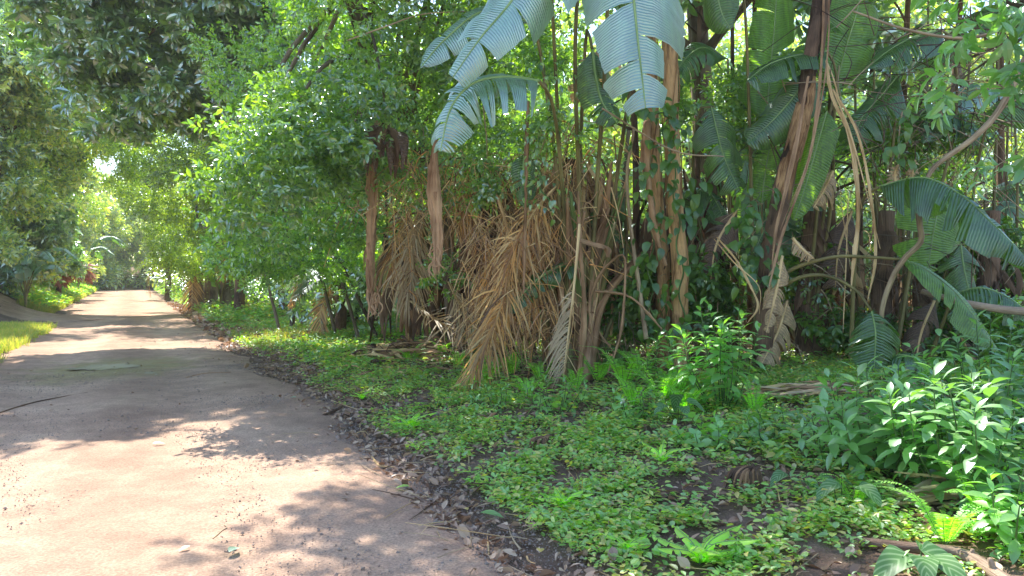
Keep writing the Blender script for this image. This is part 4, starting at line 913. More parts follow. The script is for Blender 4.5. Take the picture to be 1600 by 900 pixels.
skirt("dead_leaf_skirt", "brown dead leaves piled behind the low hanging comb leaf", gz(4.6, 11.6), .9, 1.9, 100, 73, ['stalkbrown', 'fibre', 'stalk'])
skirt("dead_leaf_skirt", "brown dead leaves in the shade at the far corner of the thicket", gz(6.6, 11.2), .9, 1.7, 90, 74, ['fibre', 'stalkbrown', 'fibre'])
skirt("dead_leaf_skirt", "dark brown dead leaves in the hollow behind the hanging sheaths", gz(-1.9, 14.6), .9, 2.6, 110, 75, ['fibre', 'fibre', 'stalkbrown'])
skirt("dead_leaf_skirt", "dark dead leaves behind the big tan hanging frond", gz(-.3, 12.6), .9, 3.0, 130, 76, ['stalkbrown', 'fibre', 'fibre'])

# trunk wrapped in vines at (1057, 180..530)
for (uu, ub, wr, lb, vt) in ((1050, 1062, .105, "orange brown trunk wrapped in climbing vines behind the upright green shrub", 130), (1022, 1036, .085, "darker leaning trunk just behind the vine wrapped orange one", 170)):
    Yt = 9.9 if uu == 1050 else 10.5
    b = P(ub, 560, Yt); b = gz(b[0], b[1])
    r = thing("vine_wrapped_tree", lb, "tree", b)
    mb = MB(); tp = tube(mb, [b - A(0, 0, .1), P(ub, 430, Yt), P(uu, 250, Yt), P(uu - 6, 60, Yt), P(uu - 20, -180, Yt)], [wr, wr * .95, wr * .9, wr * .7], 14, n=50)
    for k in range(4):
        a = np.linspace(0, 7 + k, 60) + k * 1.7; q = np.linspace(0, 40, 60)
        cpt = np.stack([np.interp(q, np.arange(50), tp[:, j]) for j in range(3)], -1)
        tube(mb, cpt + np.stack([np.cos(a), np.sin(a), 0 * a], -1) * (wr + .008), [.009], 5)
    mb.build("trunk", M['barkwarm'], r)
    mb = MB(); foliage(mb, np.random.RandomState(int(uu)), [(P(uu - 20, -260, Yt), (1.0, 1.0, .6), 1)], 110, CL_DARK, 1.0); mb.build("crown", M['dark'], r, smooth=False)
def vine(name, label, path, n, seed, size=.2, spread=.16, group=None, mat='vine'):
    rng = np.random.RandomState(seed); p = spline(path, 60)
    r = thing(name, label, "vine", p[-1] if p[-1][2] < p[0][2] else p[0], group)
    mb = MB(); tube(mb, p + .03 * np.stack([np.sin(np.arange(60) * .5), np.cos(np.arange(60) * .6), 0 * np.arange(60)], -1), [.012, .009], 5)
    mb.build("stem", M['stem'], r)
    i = rng.randint(60, size=n); out = unit(rng.normal(size=(n, 3)) * A(1, .6, .4) + A(0, -.7, .1))
    pos = p[i] + out * rng.uniform(.03, spread, (n, 1))
    d = unit(out * .5 + A(0, -.1, -.8) + rng.normal(size=(n, 3)) * .35)
    mb = MB(); scatter(mb, [LF_HEART], pos, basis(d, unit(out + A(0, -.4, .9))), rng.uniform(.6, 1.15, n) * size, rng); mb.build("foliage", M[mat], r)
vine("climbing_vine", "heart leaved vine climbing the orange brown trunk", [P(1068, 520, 9.75), P(1062, 400, 9.7), P(1050, 250, 9.7), P(1035, 150, 9.6)], 70, 81, .15, .22)
vine("climbing_vine", "dark heart leaved vine covering the gap beside the bent dry stalk", [P(1030, 530, 9.9), P(1015, 440, 9.85), P(1020, 340, 9.8), P(1010, 220, 9.8)], 120, 82, .14, .3)
vine("climbing_vine", "heart leaved vine hanging in front of the papery leaning trunk", [P(1185, 450, 9.5), P(1175, 380, 9.5), P(1165, 330, 9.5), P(1190, 300, 9.5)], 100, 83, .15, .35)
vine("climbing_vine", "leafy vine under the tip of the broad hanging leaf", [P(1065, 210, 9.5), P(1040, 180, 9.4), P(1000, 175, 9.4), P(1000, 150, 9.4)], 40, 84, .16, .22)
vine("climbing_vine", "small leaved vine draped over the dry stalks beside the arching torn leaf", [P(860, 330, 9.5), P(835, 240, 9.5), P(860, 170, 9.5), P(850, 110, 9.5)], 160, 85, .08, .4, mat='mid')
vine("climbing_vine", "green vine trailing through the tan fronds under the glossy tree", [P(760, 330, 10.4), P(740, 260, 10.4), P(700, 250, 10.6), P(640, 290, 11)], 200, 86, .08, .4, mat='mid')
vine("climbing_vine", "dull vine leaves by the slender dark stems", [P(1110, 470, 10.2), P(1095, 400, 10.2), P(1080, 330, 10.2), P(1100, 280, 10.2)], 40, 87, .18, .3)
vine("climbing_vine", "vine leaves tangled with brown twigs below the gleaming arched leaf", [P(1480, 200, 9.2), P(1440, 180, 9.2), P(1400, 230, 9.2), P(1420, 280, 9.3)], 40, 88, .14, .4)
# slender dark stems between the clumps
for i, (u0, u1, v0, v1, Y, w) in enumerate(((1098, 1092, 575, 130, 11.8, .05), (1146, 1140, 570, 40, 12.4, .045), (1172, 1178, 570, 60, 12.8, .06), (1080, 1096, 575, 60, 12.8, .055), (1310, 1300, 575, 180, 12, .07), (1410, 1420, 575, 60, 12.6, .07), (1480, 1500, 575, 120, 13, .08), (1575, 1560, 575, 100, 12.6, .08), (990, 975, 570, 150, 12.2, .07), (1350, 1362, 575, 260, 11.6, .05), (1235, 1225, 575, 320, 12.2, .07))):
    b = P(u0, v0, Y); b = gz(b[0], b[1]); rng = np.random.RandomState(500 + i)
    r = thing("slender_tree", "slender dark stem in the shaded thicket behind the banana clumps", "tree", b, "slender dark stems behind the banana clumps")
    mb = MB(); top = P(u1, v1 - 180, Y); tp = tube(mb, [b - A(0, 0, .1), (b + top) / 2 + A(rng.normal() * .15, 0, 0), top], [w, w * .8, w * .5], 8, n=16)
    for k in range(5):
        s_ = tp[rng.randint(4, 15)]; tube(mb, [s_, s_ + A(rng.normal() * .5, rng.normal() * .3, .3), s_ + A(rng.normal() * .9, rng.normal() * .4, .8)], [w * .35, w * .1], 5, n=7)
    mb.build("trunk", M['fibre'], r)
    mb = MB(); foliage(mb, rng, [(top, (.9, .8, .5), 1)], 60, CL_DARK, 1.0); mb.build("crown", M['dark'], r, smooth=False)
# bare branches
for pts, w, lb in (([P(1432, 310, 8.9), P(1436, 350, 8.8), P(1438, 378, 8.8), P(1412, 405, 8.8), P(1392, 440, 8.9), P(1378, 490, 9.0), P(1380, 560, 9.2)], .034, "pale crooked bare branch rising beside the broad backlit leaf"),
                   ([P(1600, 90, 8.9), P(1560, 170, 8.9), P(1520, 215, 8.9), P(1460, 260, 9), P(1440, 295, 9.0)], .04, "brown bare branch slanting through the tangle above the dark comb leaf"),
                   ([P(1625, 488, 8.8), P(1570, 484, 8.8), P(1510, 474, 8.9), P(1440, 455, 9.2)], .05, "thick dark branch lying level near the low comb leaf"),
                   ([P(1620, 20, 8.6), P(1520, 60, 8.8), P(1420, 50, 9), P(1330, 20, 9.2)], .02, "thin bare branch crossing above the gleaming arched leaf"),
                   ([P(940, 170, 9.4), P(1050, 235, 9.4), P(1130, 245, 9.6)], .012, "thin dry twig crossing in front of the vine wrapped trunk"),
                   ([P(1010, 530, 9.6), P(980, 300, 10), P(990, 200, 10)], .03, "dry upright stick beside the main banana clump"),
                   ([P(545, 65, 9.6), P(600, 45, 9.5), P(660, 25, 9.6), P(730, 20, 9.8)], .01, "thin pale twig poking out of the glossy tree")):
    mb = MB(); tube(mb, pts, [w, w * .9, w * .6], 8, n=36); o = mb.build("bare_branch", M['log' if w > .045 else 'twig']); tag(o, lb, "branch")

# hanging sheaths
def hang(name, label, cat, pts, widths, mat, seed, fold=.45, nrm=(0, -1, .05)):
    rng = np.random.RandomState(seed); mb = MB(); w = np.array(widths)
    for k in range(9):
        a = int(rng.randint(0, len(pts) - 2)) if k > 2 else 0
        seg = [p + rng.normal(size=3) * A(.022, .02, .01) for p in pts[a:]]
        if k > 3: seg = seg[:rng.randint(3, 5)]
        m_ = len(seg); ww = np.r_[.3, rng.uniform(.35, .8, 3), .05] * w.max() * (1 if k < 3 else .6)
        strap(mb, seg, ww, (rng.normal() * .6, -1, .05), rng.uniform(.3, 1.1), n=60, rng=rng, thick=.004)
    for k in range(14):
        p = pts[-1] + A(rng.normal() * .03, rng.normal() * .02, .12 + rng.rand() * .3); strap(mb, [p, p + A(rng.normal() * .04, -.01, -.1), p + A(rng.normal() * .07, 0, -.1 - .16 * rng.rand())], [.012, .01, .002], (0, -1, 0), .5, n=8)
    o = mb.build(name, M[mat]); tag(o, label, cat)
hang("hanging_sheath", "long red brown dry sheath hanging nearly to the ground with a pointed torn tip", "dry sheath", [P(590, 190, 10.4), P(584, 280, 10.4), P(578, 380, 10.4), P(582, 440, 10.4), P(577, 462, 10.35), P(585, 492, 10.3)], [.035, .05, .065, .09, .085, .07, .012], 'sheath', 1)
hang("hanging_sheath", "shorter pale brown dry sheath hanging beside the tan fronds", "dry sheath", [P(680, 215, 9.8), P(680, 300, 9.8), P(684, 370, 9.8), P(682, 428, 9.8)], [.05, .06, .08, .10, .06], 'sheath', 2)
# purple-brown crumpled bunch at (600,220)
c = P(600, 205, 9.9); rng = np.random.RandomState(9)
r = thing("crumpled_leaf", "dark purplish crumpled dead leaf head where the long red brown sheath begins", "dead leaf", c)
for s in range(2):
    mb = MB()
    for i in range(14):
        d = A(rng.uniform(-.35, .5), rng.uniform(-.3, .2), -rng.uniform(.3, .95))
        strap(mb, [c + A(rng.normal() * .05, 0, rng.uniform(-.05, .1)), c + d * .3 + A(d[0] * .3, -.08, .08), c + d * .65], [.02, .05, .04, .01], (rng.normal() * .5, -1, .3), rng.uniform(.3, 1), n=14, rng=rng)
    mb.build("dead_leaf", M['deadbrown' if s else 'fibre'], r)

# tan dead palm fronds
def dead_frond(label, ctrl, n, L, W, seed, nrm=(0, -1, .1), sides=(-1, 1), mat='dry', ang=46, grav=.55, jit=.38, rib=.014, q0=.1, group=None):
    r = thing("dead_palm_frond", label, "dead frond", tuple(ctrl[0]), group)
    rng = np.random.RandomState(seed); mb = MB()
    p = spline(ctrl, 40)
    mb2 = MB(); frond(mb, ctrl, int(n * .8), L, W * .8, rng, nrm, ang, grav, jit, sides, rib=rib, q0=q0)
    frond(mb, [c_ + A(.02, .08, 0) for c_ in ctrl], int(n * .6), L * .7, W * .6, rng, nrm, ang + 14, grav * 1.6, jit * 1.6, sides, rib=rib * .5, q0=q0)
    mb.build("leaflets", [M[mat], M['stalk']], r)
    return r
dead_frond("big tan dead palm frond hanging down to the ferns", [P(775, 300, 10), P(800, 390, 9.8), P(790, 450, 9.6), P(768, 520, 9.4), P(738, 580, 9.3), P(716, 610, 9.2)], 80, .52, .017, 1, rib=.022)
dead_frond("tan dead frond layered behind the big one reaching the ferns", [P(735, 330, 10.4), P(765, 400, 10.2), P(770, 470, 10), P(752, 540, 9.8)], 70, .5, .016, 2)
dead_frond("tan dead frond hanging beside the small dark comb leaf", [P(850, 280, 10.1), P(845, 360, 10), P(835, 430, 9.9), P(825, 500, 9.8)], 60, .5, .015, 3)
dead_frond("bleached dead frond with long tines hanging between the two sheaths", [P(655, 320, 12.2), P(645, 380, 12), P(640, 430, 11.9), P(636, 475, 11.8)], 60, .55, .02, 4, mat='straw', ang=35)
dead_frond("tan dead frond close to the long red brown sheath", [P(640, 330, 12.6), P(620, 370, 12.4), P(612, 410, 12.3), P(620, 440, 12.3)], 44, .45, .016, 5, mat='dry')
dead_frond("pale half comb dead frond standing on the ferns", [P(905, 350, 9.2), P(897, 440, 9.1), P(888, 520, 9.0), P(880, 590, 8.95)], 34, .34, .016, 6, sides=(1,), mat='straw', ang=70, grav=.7, jit=.12, q0=.45)
dead_frond("short tan dead frond high in the middle of the dry tangle", [P(720, 235, 11), P(730, 280, 10.8), P(726, 330, 10.7), P(715, 365, 10.6)], 50, .4, .014, 7)
for i, (u, v, Y, n_, s_) in enumerate(((660, 300, 10.6, 90, .35), (755, 270, 10.2, 130, .35), (700, 430, 11.4, 70, .3), (850, 220, 9.7, 120, .35))):
    rv = np.random.RandomState(700 + i); c_ = P(u, v, Y); r = thing("trailing_creeper", ["green creeper spray between the two hanging sheaths", "green creeper spray over the top of the tan fronds", "dark green creeper in the gap behind the debris heap", "green creeper spray hanging under the arching torn leaf"][i], "creeper", tuple(c_))
    mb = MB(); foliage(mb, rv, [(c_, (s_ * 1.3, s_, s_), 1)], n_, CL_MID, .8, nsub=8); mb.build("foliage", M['mid'], r)
    mb = MB(); tube(mb, [c_ + A(0, .1, .9), c_ + A(.05, 0, .2), c_ - A(.1, 0, .3)], [.01, .006], 5, n=10); mb.build("stem", M['twig'], r)
dead_frond("tan dead frond arching out of the banana clump's leaf bases", [P(870, 290, 10), P(835, 330, 9.7), P(800, 400, 9.6), P(790, 450, 9.5)], 60, .45, .014, 8)
dead_frond("dried frond lying over the debris below the bleached one", [P(640, 470, 13), P(680, 500, 12.6), P(720, 520, 12.3), P(760, 540, 12)], 40, .5, .018, 9, nrm=(0, -.4, 1), mat='straw', grav=.2)
dead_frond("bluish grey dying frond fanning over the debris heap", [P(700, 440, 12), P(715, 470, 11.9), P(735, 500, 11.8), P(750, 520, 11.7)], 30, .4, .014, 10, mat='straw')
dead_frond("brown dead frond drooping over the road verge by the ivy clad trunk", [P(470, 370, 19), P(440, 385, 18.6), P(415, 410, 18.4), P(400, 435, 18.3)], 40, .3, .014, 11)
dead_frond("tan dead frond hanging in front of the ivy clad trunk", [P(478, 400, 19.5), P(470, 430, 19.3), P(460, 460, 19.2), P(452, 478, 19.2)], 50, .3, .02, 12, ang=30)
dead_frond("sunlit orange tan dead frond fan beside the feathery palm", [P(520, 440, 20), P(512, 455, 19.8), P(505, 475, 19.8), P(502, 490, 19.8)], 60, .5, .02, 13, ang=45, mat='dry')
# dry tangle
rng = np.random.RandomState(17); mb = MB()
def tangle(mb, rng, n, u0, u1, v0, v1, Y0, Y1, L, w, down=.8):
    for i in range(n):
        p = P(rng.uniform(u0, u1), rng.uniform(v0, v1), rng.uniform(Y0, Y1))
        d = unit(A(rng.normal() * .8, rng.normal() * .4, -down + rng.normal() * .6)); l = L * rng.uniform(.4, 1.2)
        tube(mb, [p, p + d * l * .5 + rng.normal(size=3) * .05 * l, p + d * l + A(0, 0, -.15 * l) + rng.normal(size=3) * .1 * l], [w * rng.uniform(.5, 1.2), w * .5], 4, rng.randint(3), n=6, closed=False)
tangle(mb, rng, 420, 610, 900, 235, 340, 9.8, 12.2, .5, .008)
tangle(mb, rng, 320, 730, 900, 330, 540, 9.4, 10.6, .45, .007)
tangle(mb, rng, 60, 600, 680, 330, 460, 10.5, 12, .4, .007)
tangle(mb, rng, 260, 720, 900, 320, 540, 9.6, 11, .6, .009)
tangle(mb, rng, 170, 540, 700, 210, 330, 11.5, 13, .7, .010, .3)
tangle(mb, rng, 200, 830, 960, 180, 420, 9.8, 10.8, .6, .009)
o = mb.build("dry_stem_tangle", [M['stalk'], M['dry'], M['sheath']]); tag(o, "tangle of thin tan dry stems hanging between the glossy tree and the banana clump", "dry stems", kind='stuff')
rng = np.random.RandomState(18); mb = MB()
tangle(mb, rng, 420, 1180, 1620, 120, 420, 9.6, 12, .8, .007, .3)
tangle(mb, rng, 320, 960, 1620, 380, 590, 9.8, 12, .7, .009, .2)
tangle(mb, rng, 160, 1300, 1620, 0, 200, 9, 11, 1.0, .008, .0)
o = mb.build("bare_twig_tangle", [M['twig'], M['fibre'], M['bark']]); tag(o, "tangle of thin bare twigs among the shaded banana leaves", "twigs", kind='stuff')
#PART3
# ================================================================== understory: shrubs, ferns, cover
def shrub(name, label, base, nst, h, spread, L, seed, mat, leaf=LF_LONG, per=16, cat="shrub", group=None, whorl=1, lean=(0, 0), start=.3):
    rng = np.random.RandomState(seed); r = thing(name, label, cat, tuple(base), group); base = np.array(base, float)
    sb = MB(); pos, dr, up, sc = [], [], [], []
    for s in range(nst):
        az = s * 2.4 + rng.uniform(-.4, .4); rad = spread * math.sqrt((s + .3) / nst)
        o_ = A(math.cos(az), math.sin(az), 0)
        b0 = base + o_ * rad * .25; b0[2] = float(H(b0[0], b0[1])) - .03
        top = base + o_ * rad + A(lean[0], lean[1], h * rng.uniform(.65, 1.0) * (1 - .3 * (rad / spread) ** 2))
        mid = (b0 + top) / 2 + o_ * rad * .15 + rng.normal(size=3) * .02
        p = spline([b0, mid, top], 20); tube(sb, p, [.009, .006, .003], 5)
        T = tangents(p)
        for k in range(per):
            q = start + (1 - start) * (k / (per - 1)) ** .75; i = min(int(q * 19), 19)
            a = k * 2.4 + s; t = T[i]; x = unit(np.cross(t, A(.2, .1, 1) + 1e-3 * rng.normal(size=3))); y = np.cross(t, x)
            e = math.radians(82 - 48 * (k / (per - 1)) ** 2 + rng.normal() * 8)
            d = unit(t * math.cos(e) + (x * math.cos(a) + y * math.sin(a)) * math.sin(e) + A(0, 0, -.1))
            pos.append(p[i] + d * .012); dr.append(d); up.append(unit(t + A(0, 0, .6) + rng.normal(size=3) * .15)); sc.append(L * rng.uniform(.7, 1.15) * (.55 + .45 * min(1, (1 - q) * 5 + .25)))
    sb.build("stem", M['stem'], r)
    lf = MB(); scatter(lf, [leaf], np.array(pos), basis(np.array(dr), np.array(up)), np.array(sc), rng); lf.build("foliage", M[mat], r, smooth=True)
    return r
LF_SH = leaf_hi(.205, .25, .38, (.5, .95, .95, .5), (.16, .4, .64, .86))
g = G(1130, 640); shrub("leafy_shrub", "upright bright green shrub with whorled oblong leaves in front of the vine wrapped trunks", g, 15, 1.15, .42, .19, 91, 'shrub', LF_SH, 17, lean=(-.05, 0))
g = G(1040, 615); shrub("leafy_shrub", "small leaning shrub between the bent dry stalk and the upright shrub", g, 5, .75, .22, .16, 92, 'shrub', LF_SH, 14)
g = G(1390, 745); shrub("leafy_shrub", "large bluish green shrub with long leaves nearest the lumpy log", g, 22, .85, .6, .18, 93, 'shrubdark', LF_SH, 18)
g = G(1510, 790); shrub("leafy_shrub", "dense bluish green shrub at the very corner above the weathered log", g, 24, .9, .55, .17, 94, 'shrubdark', LF_SH, 18)
g = G(1560, 690); shrub("leafy_shrub", "tall bluish green shrub behind the dense corner shrub", g, 24, 1.0, .65, .17, 95, 'shrubdark', LF_SH, 18)
g = G(1430, 680); shrub("leafy_shrub", "bushy green shrub rising behind the large bluish one", g, 14, .68, .45, .15, 96, 'shrub', LF_SH, 16)
g = G(1590, 860); shrub("leafy_shrub", "low broad leaved shrub beside the end of the weathered log", g, 8, .42, .3, .14, 97, 'shrub', LF_SH, 12)
g = G(1590, 575); shrub("leafy_shrub", "bright sprig of broad leaves poking up at the thicket's foot behind the tall bluish shrub", g, 6, .8, .25, .2, 98, 'shrub', LF_SH, 10)
g = G(870, 650); shrub("leafy_shrub", "low leafy shrub under the half comb dead frond", g, 9, .42, .38, .11, 99, 'shrub', LF_SH, 12)
g = G(990, 660); shrub("leafy_shrub", "low shrub with a pale flower spike beside the ferns", g, 8, .36, .32, .11, 100, 'shrub', LF_SH, 12)
g = G(1290, 720); shrub("leafy_shrub", "pale green low shrub with small cream flowers beside the large bluish one", g, 9, .42, .28, .11, 101, 'shrub', LF_SH, 12)
g = G(1210, 690); shrub("leafy_shrub", "low dull green shrub between the flowering shrub and the ferns", g, 9, .30, .38, .11, 102, 'shrubdark', LF_SH, 12)
g = G(780, 640); shrub("leafy_shrub", "low mixed green shrub at the tip of the big tan frond", g, 8, .34, .4, .09, 103, 'shrub', LF_SH, 12)
g = G(1110, 700); shrub("leafy_shrub", "low round leaved shrub in front of the upright shrub", g, 9, .26, .42, .09, 104, 'shrub', LF_ROUND, 12)
g = G(520, 500); shrub("leafy_shrub", "dark broad leaved bush beside the foot of the long red brown sheath", g, 12, .7, .6, .2, 105, 'dark', LF_SH, 12)
g = G(600, 500); shrub("leafy_shrub", "low dark bush behind the debris heap", g, 10, .5, .6, .2, 106, 'dark', LF_SH, 12)
for i, (u, v, h_, lb) in enumerate(((420, 480, 1.0, "dark broad leaved bush hugging the ivy clad trunk"), (555, 490, 1.3, "tall dark bush just before the hanging sheath"), (300, 468, 1.6, "dark bush at the foot of the stout palm"), (395, 474, 1.2, "leafy bush at the foot of the shaggy palm"), (360, 470, 1.4, "leafy bush between the slender trunk and the small leaved tree"))):
    g = G(u, v); shrub("verge_bush", lb, g, 26, h_ * 1.35, h_ * 1.0, .22, 150 + i, 'mid' if i % 2 == 0 else 'shrubdark', LF_SH, 16, cat="bush")
for i, (t_, s_, h_, lb) in enumerate(((-4.6, 54, 2.2, "tall bushy plant halfway along the far bank"), (-1.8, 89, 3.0, "pale bush closing the far end of the road on the bank side"), (1.2, 91, 2.6, "bright bush standing where the road goes out of sight"), (3.7, 60, 2.2, "bushy plant at the far verge beyond the bending palm"), (4.4, 40.5, 1.5, "broad bush beside the bending palm"), (3.4, 76, 2.6, "large bush at the far verge before the last trees"))):
    x_, y_ = t_ * ROAD_N + s_ * ROAD_D
    shrub("verge_bush", lb, gz(x_, y_), 24, h_, h_ * .9, .5, 180 + i, 'far' if i % 2 else 'lime', LF_SH, 14, cat="bush")
# flowers
for u, v, lb in ((1243, 668, "cream flower on the pale green low shrub"), (974, 628, "white flower spike above the low shrub by the ferns"), (990, 686, "small pale flower low in the ground cover")):
    Y = 6.6 if u > 1200 else 7.4; c = P(u, v, Y); rng = np.random.RandomState(u); k = 14
    r = thing("wild_flower", lb, "flower", gz(c[0], c[1]))
    mb = MB(); tube(mb, [gz(c[0], c[1]), c], [.004, .003], 5, n=6); mb.build("stem", M['stem'], r)
    d = unit(randdir(rng, k) + A(0, 0, .5)); mb = MB(); scatter(mb, [LF_OVAL], np.repeat(c[None], k, 0), basis(d, randdir(rng, k)), rng.uniform(.025, .045, k), rng); mb.build("blossom", M['flower'], r)

# ferns
def fern_proto(seed, label):
    rng = np.random.RandomState(seed); r = thing("sword_fern", label, "fern", (0, 0, 0), "sword ferns along the foot of the thicket")
    nf = 9
    for i in range(nf):
        az = i * 2.4 + rng.uniform(-.3, .3); d = A(math.cos(az), math.sin(az), 0); l = rng.uniform(.36, .56); hh = rng.uniform(.5, 1.0) * l
        mb = MB(); frond(mb, [A(0, 0, 0), d * l * .35 + A(0, 0, hh * .75), d * l * .8 + A(0, 0, hh * .85)], 40, .05, .0075, rng, (d * -.5 + A(0, 0, 1)), ang=80, grav=.15, jit=.05, rib=.0025, st=2, lift=.05, ribmat=1)
        mb.build("frond", [M['fern'], M['stem']], r)
    return r
ferns = [(690, 560, 1.0), (715, 575, .9), (760, 600, 1.1), (800, 590, 1.0), (845, 600, 1.0), (935, 600, 1.15), (975, 610, 1.35), (990, 640, 1.0), (1035, 630, 1.2), (1070, 650, 1.1), (1060, 620, 1.2), (900, 615, .9), (640, 570, .9),
         (1480, 860, .9), (1545, 835, 1.0), (1340, 800, .6), (1580, 760, 1.0), (1000, 595, 1.4), (825, 625, .9), (1180, 650, .9), (735, 610, .9), (870, 570, 1.2)]
fp = None; rng = np.random.RandomState(12)
fl = "arching sword fern in the row at the foot of the thicket"
for i, (u, v, k) in enumerate(ferns):
    g = G(u, v)
    lb = fl if i not in (13, 14, 15, 16) else "small sword fern under the bluish shrubs near the weathered log"
    if i == 0:
        fp = fern_proto(3, fl); first = (g, k); continue
    dup(fp, g, rng.uniform(0, 6.28), k, lb)
fp.location = first[0]

# soft lime rosettes
def rosette_proto():
    rng = np.random.RandomState(2); r = thing("lime_rosette", "soft lime green rosette weed with upright ragged leaves", "weed", (0, 0, 0), "lime green rosette weeds")
    for i in range(9):
        az = i * 2.4; d = A(math.cos(az), math.sin(az), 0); l = rng.uniform(.16, .27); up = rng.uniform(.35, 1.1)
        mb = MB(); blade(mb, [A(0, 0, 0), (d * .5 + A(0, 0, up)) * l * .5, (d + A(0, 0, up * .75)) * l], .032, rng, A(0, 0, 1) - d * .6, droop=.2, tears=3, lean=.3, grav=.1, n=18, gap=.3, rib=.003, q0=.0)
        mb.build("leaf", [M['lettuce'], M['rib']], r)
    return r
rp = rosette_proto()
ro = [(880, 800, 1.0, "upright lime rosette weed alone in the middle of the ground cover"), (1095, 890, 1.35, "widest lime rosette weed at the bottom edge of the verge"), (640, 672, 1.2, "flattened lime rosette weed spreading at the road edge"), (565, 625, .8, "small lime rosette weed by the dead stick at the road edge"),
      (1035, 725, 1.0, "lime rosette weed beside the brown debris"), (700, 545, 1.4, "lime rosette weed in front of the debris heap"), (1130, 690, .8, "lime rosette weed just below the upright shrub"), (980, 870, .8, "low lime rosette weed above the widest one")]
rp.location = G(*ro[0][:2]); rp.scale = (ro[0][2],) * 3; rp["label"] = ro[0][3]
for u, v, k, lb in ro[1:]: dup(rp, G(u, v), rng.uniform(0, 6), k, lb)

# white-veined arrow leaves
m, t, n, l = newmat("white_veined_leaf")
uvn = N(t, "ShaderNodeUVMap"); w = N(t, "ShaderNodeTexWave", wave_type='BANDS', bands_direction='DIAGONAL', i_Scale=2.2, i_Distortion=.5); l.new(uvn.outputs[0], w.inputs[0])
c_ = ramp(t, w.outputs["Fac"], [(.55, (.09, .21, .06)), (1.0, (.24, .38, .17))])
p = N(t, "ShaderNodeBsdfPrincipled"); p.inputs["Roughness"].default_value = .45; l.new(c_, p.inputs["Base Color"])
tr = N(t, "ShaderNodeBsdfTranslucent"); l.new(c_, tr.inputs[0]); s = N(t, "ShaderNodeMixShader", i_0=.3); l.new(p.outputs[0], s.inputs[1]); l.new(tr.outputs[0], s.inputs[2])
o_ = N(t, "ShaderNodeOutputMaterial"); l.new(s.outputs[0], o_.inputs[0]); M['veined'] = m
def arrow_plant(label, c, n, h, L, seed):
    rng = np.random.RandomState(seed); r = thing("arrowhead_plant", label, "plant", tuple(c)); sb = MB()
    for i in range(n):
        az = i * 2.4 + rng.rand(); d = A(math.cos(az), math.sin(az) - .4, 0); top = c + d * rng.uniform(.04, .16) + A(0, 0, h * rng.uniform(.6, 1))
        tube(sb, [c, (c + top) / 2 + d * .02, top], [.004, .003], 5, n=6)
    sb.build("stem", M['stem'], r)
    rng = np.random.RandomState(seed)
    for i in range(n):
        az = i * 2.4 + rng.rand(); d = A(math.cos(az), math.sin(az) - .4, 0); top = c + d * rng.uniform(.04, .16) + A(0, 0, h * rng.uniform(.6, 1))
        q = unit(d + A(0, -.3, -.4)); mb = MB(); l_ = L * rng.uniform(.8, 1.15)
        p_ = spline([top - q * l_ * .15, top + q * l_ * .4 + A(0, 0, .01), top + q * l_ * .95 - A(0, 0, .03)], 16); T = tangents(p_); Nn = unit(A(0, -.3, 1)[None] - T * (T @ A(0, -.3, 1))[:, None]); S = np.cross(T, Nn)
        xx = np.linspace(0, 1, 16); wd = l_ * .36 * np.clip(xx / .12, 0, 1) ** .6 * np.clip(1 - xx, 0, 1) ** .65 * 1.15
        av = np.linspace(-1, 1, 7); ps = p_[:, None] + S[:, None] * (wd[:, None] * av[None])[..., None] + Nn[:, None] * (np.abs(av)[None] * wd[:, None] * .2)[..., None]
        uv = np.stack([np.broadcast_to(xx[:, None] - .35 * np.abs(av)[None], (16, 7)) * 1.6, 0 * av[None] + 0 * xx[:, None]], -1)
        ii = np.arange(15)[:, None] * 7 + np.arange(6)[None]; mb.add(ps, np.stack([ii, ii + 1, ii + 8, ii + 7], -1).reshape(-1, 4), 0, uv)
        mb.build("leaf", M['veined'], r)
arrow_plant("white veined arrowhead plant under the lower edge of the large bluish shrub", G(1320, 800), 4, .22, .17, 1)
arrow_plant("white veined arrowhead plant lying against the weathered log", G(1440, 905), 5, .13, .22, 2)
arrow_plant("pair of white veined arrowhead leaves in front of the ferns", G(1060, 665), 4, .3, .18, 3)
arrow_plant("white veined arrowhead plant half hidden inside the large bluish shrub", G(1360, 700), 4, .4, .17, 4)
arrow_plant("white veined arrowhead plant beside the cream flowered shrub", G(1250, 770), 3, .12, .13, 5)

# ---- ground cover
def sprig(rng, n, h, L, leaf, spread):
    parts = []
    for i in range(n):
        a = i * 2.4 + rng.rand(); d = A(math.cos(a), math.sin(a), 0); z = h * rng.uniform(.3, 1)
        R = basis(unit(d + A(0, 0, rng.uniform(-.1, .5)))[None], (A(0, 0, 1) + rng.normal(size=3) * .25)[None])
        parts.append((lambda q: (q[0], q[1]))(place(leaf, (d * spread * rng.uniform(.1, 1) + A(0, 0, z))[None], R, [L * rng.uniform(.6, 1.2)])))
    return merge(parts)
LR_LO = (np.array([(0, 0, 0), (.3, .36, .06), (.75, .32, .04), (1, 0, -.06), (.75, -.32, .04), (.3, -.36, .06), (.5, 0, -.03)], float), [np.array([(0, 6, 1), (1, 6, 2), (2, 6, 3), (3, 6, 4), (4, 6, 5), (5, 6, 0)])])
SP = [sprig(rg, 7, .07, .034, LR_LO, .045) for _ in range(4)] + [sprig(rg, 6, .10, .042, LF_OVAL, .04) for _ in range(3)]
SPF = [sprig(rg, 6, .13, .085, LF_LO, .10) for _ in range(4)]
def up_rot(rng, n, tilt=.2):
    a = rng.uniform(0, 6.28, n); x = np.stack([np.cos(a), np.sin(a), rng.normal(size=n) * tilt], -1)
    return basis(x, A(0, 0, 1) + rng.normal(size=(n, 3)) * tilt)
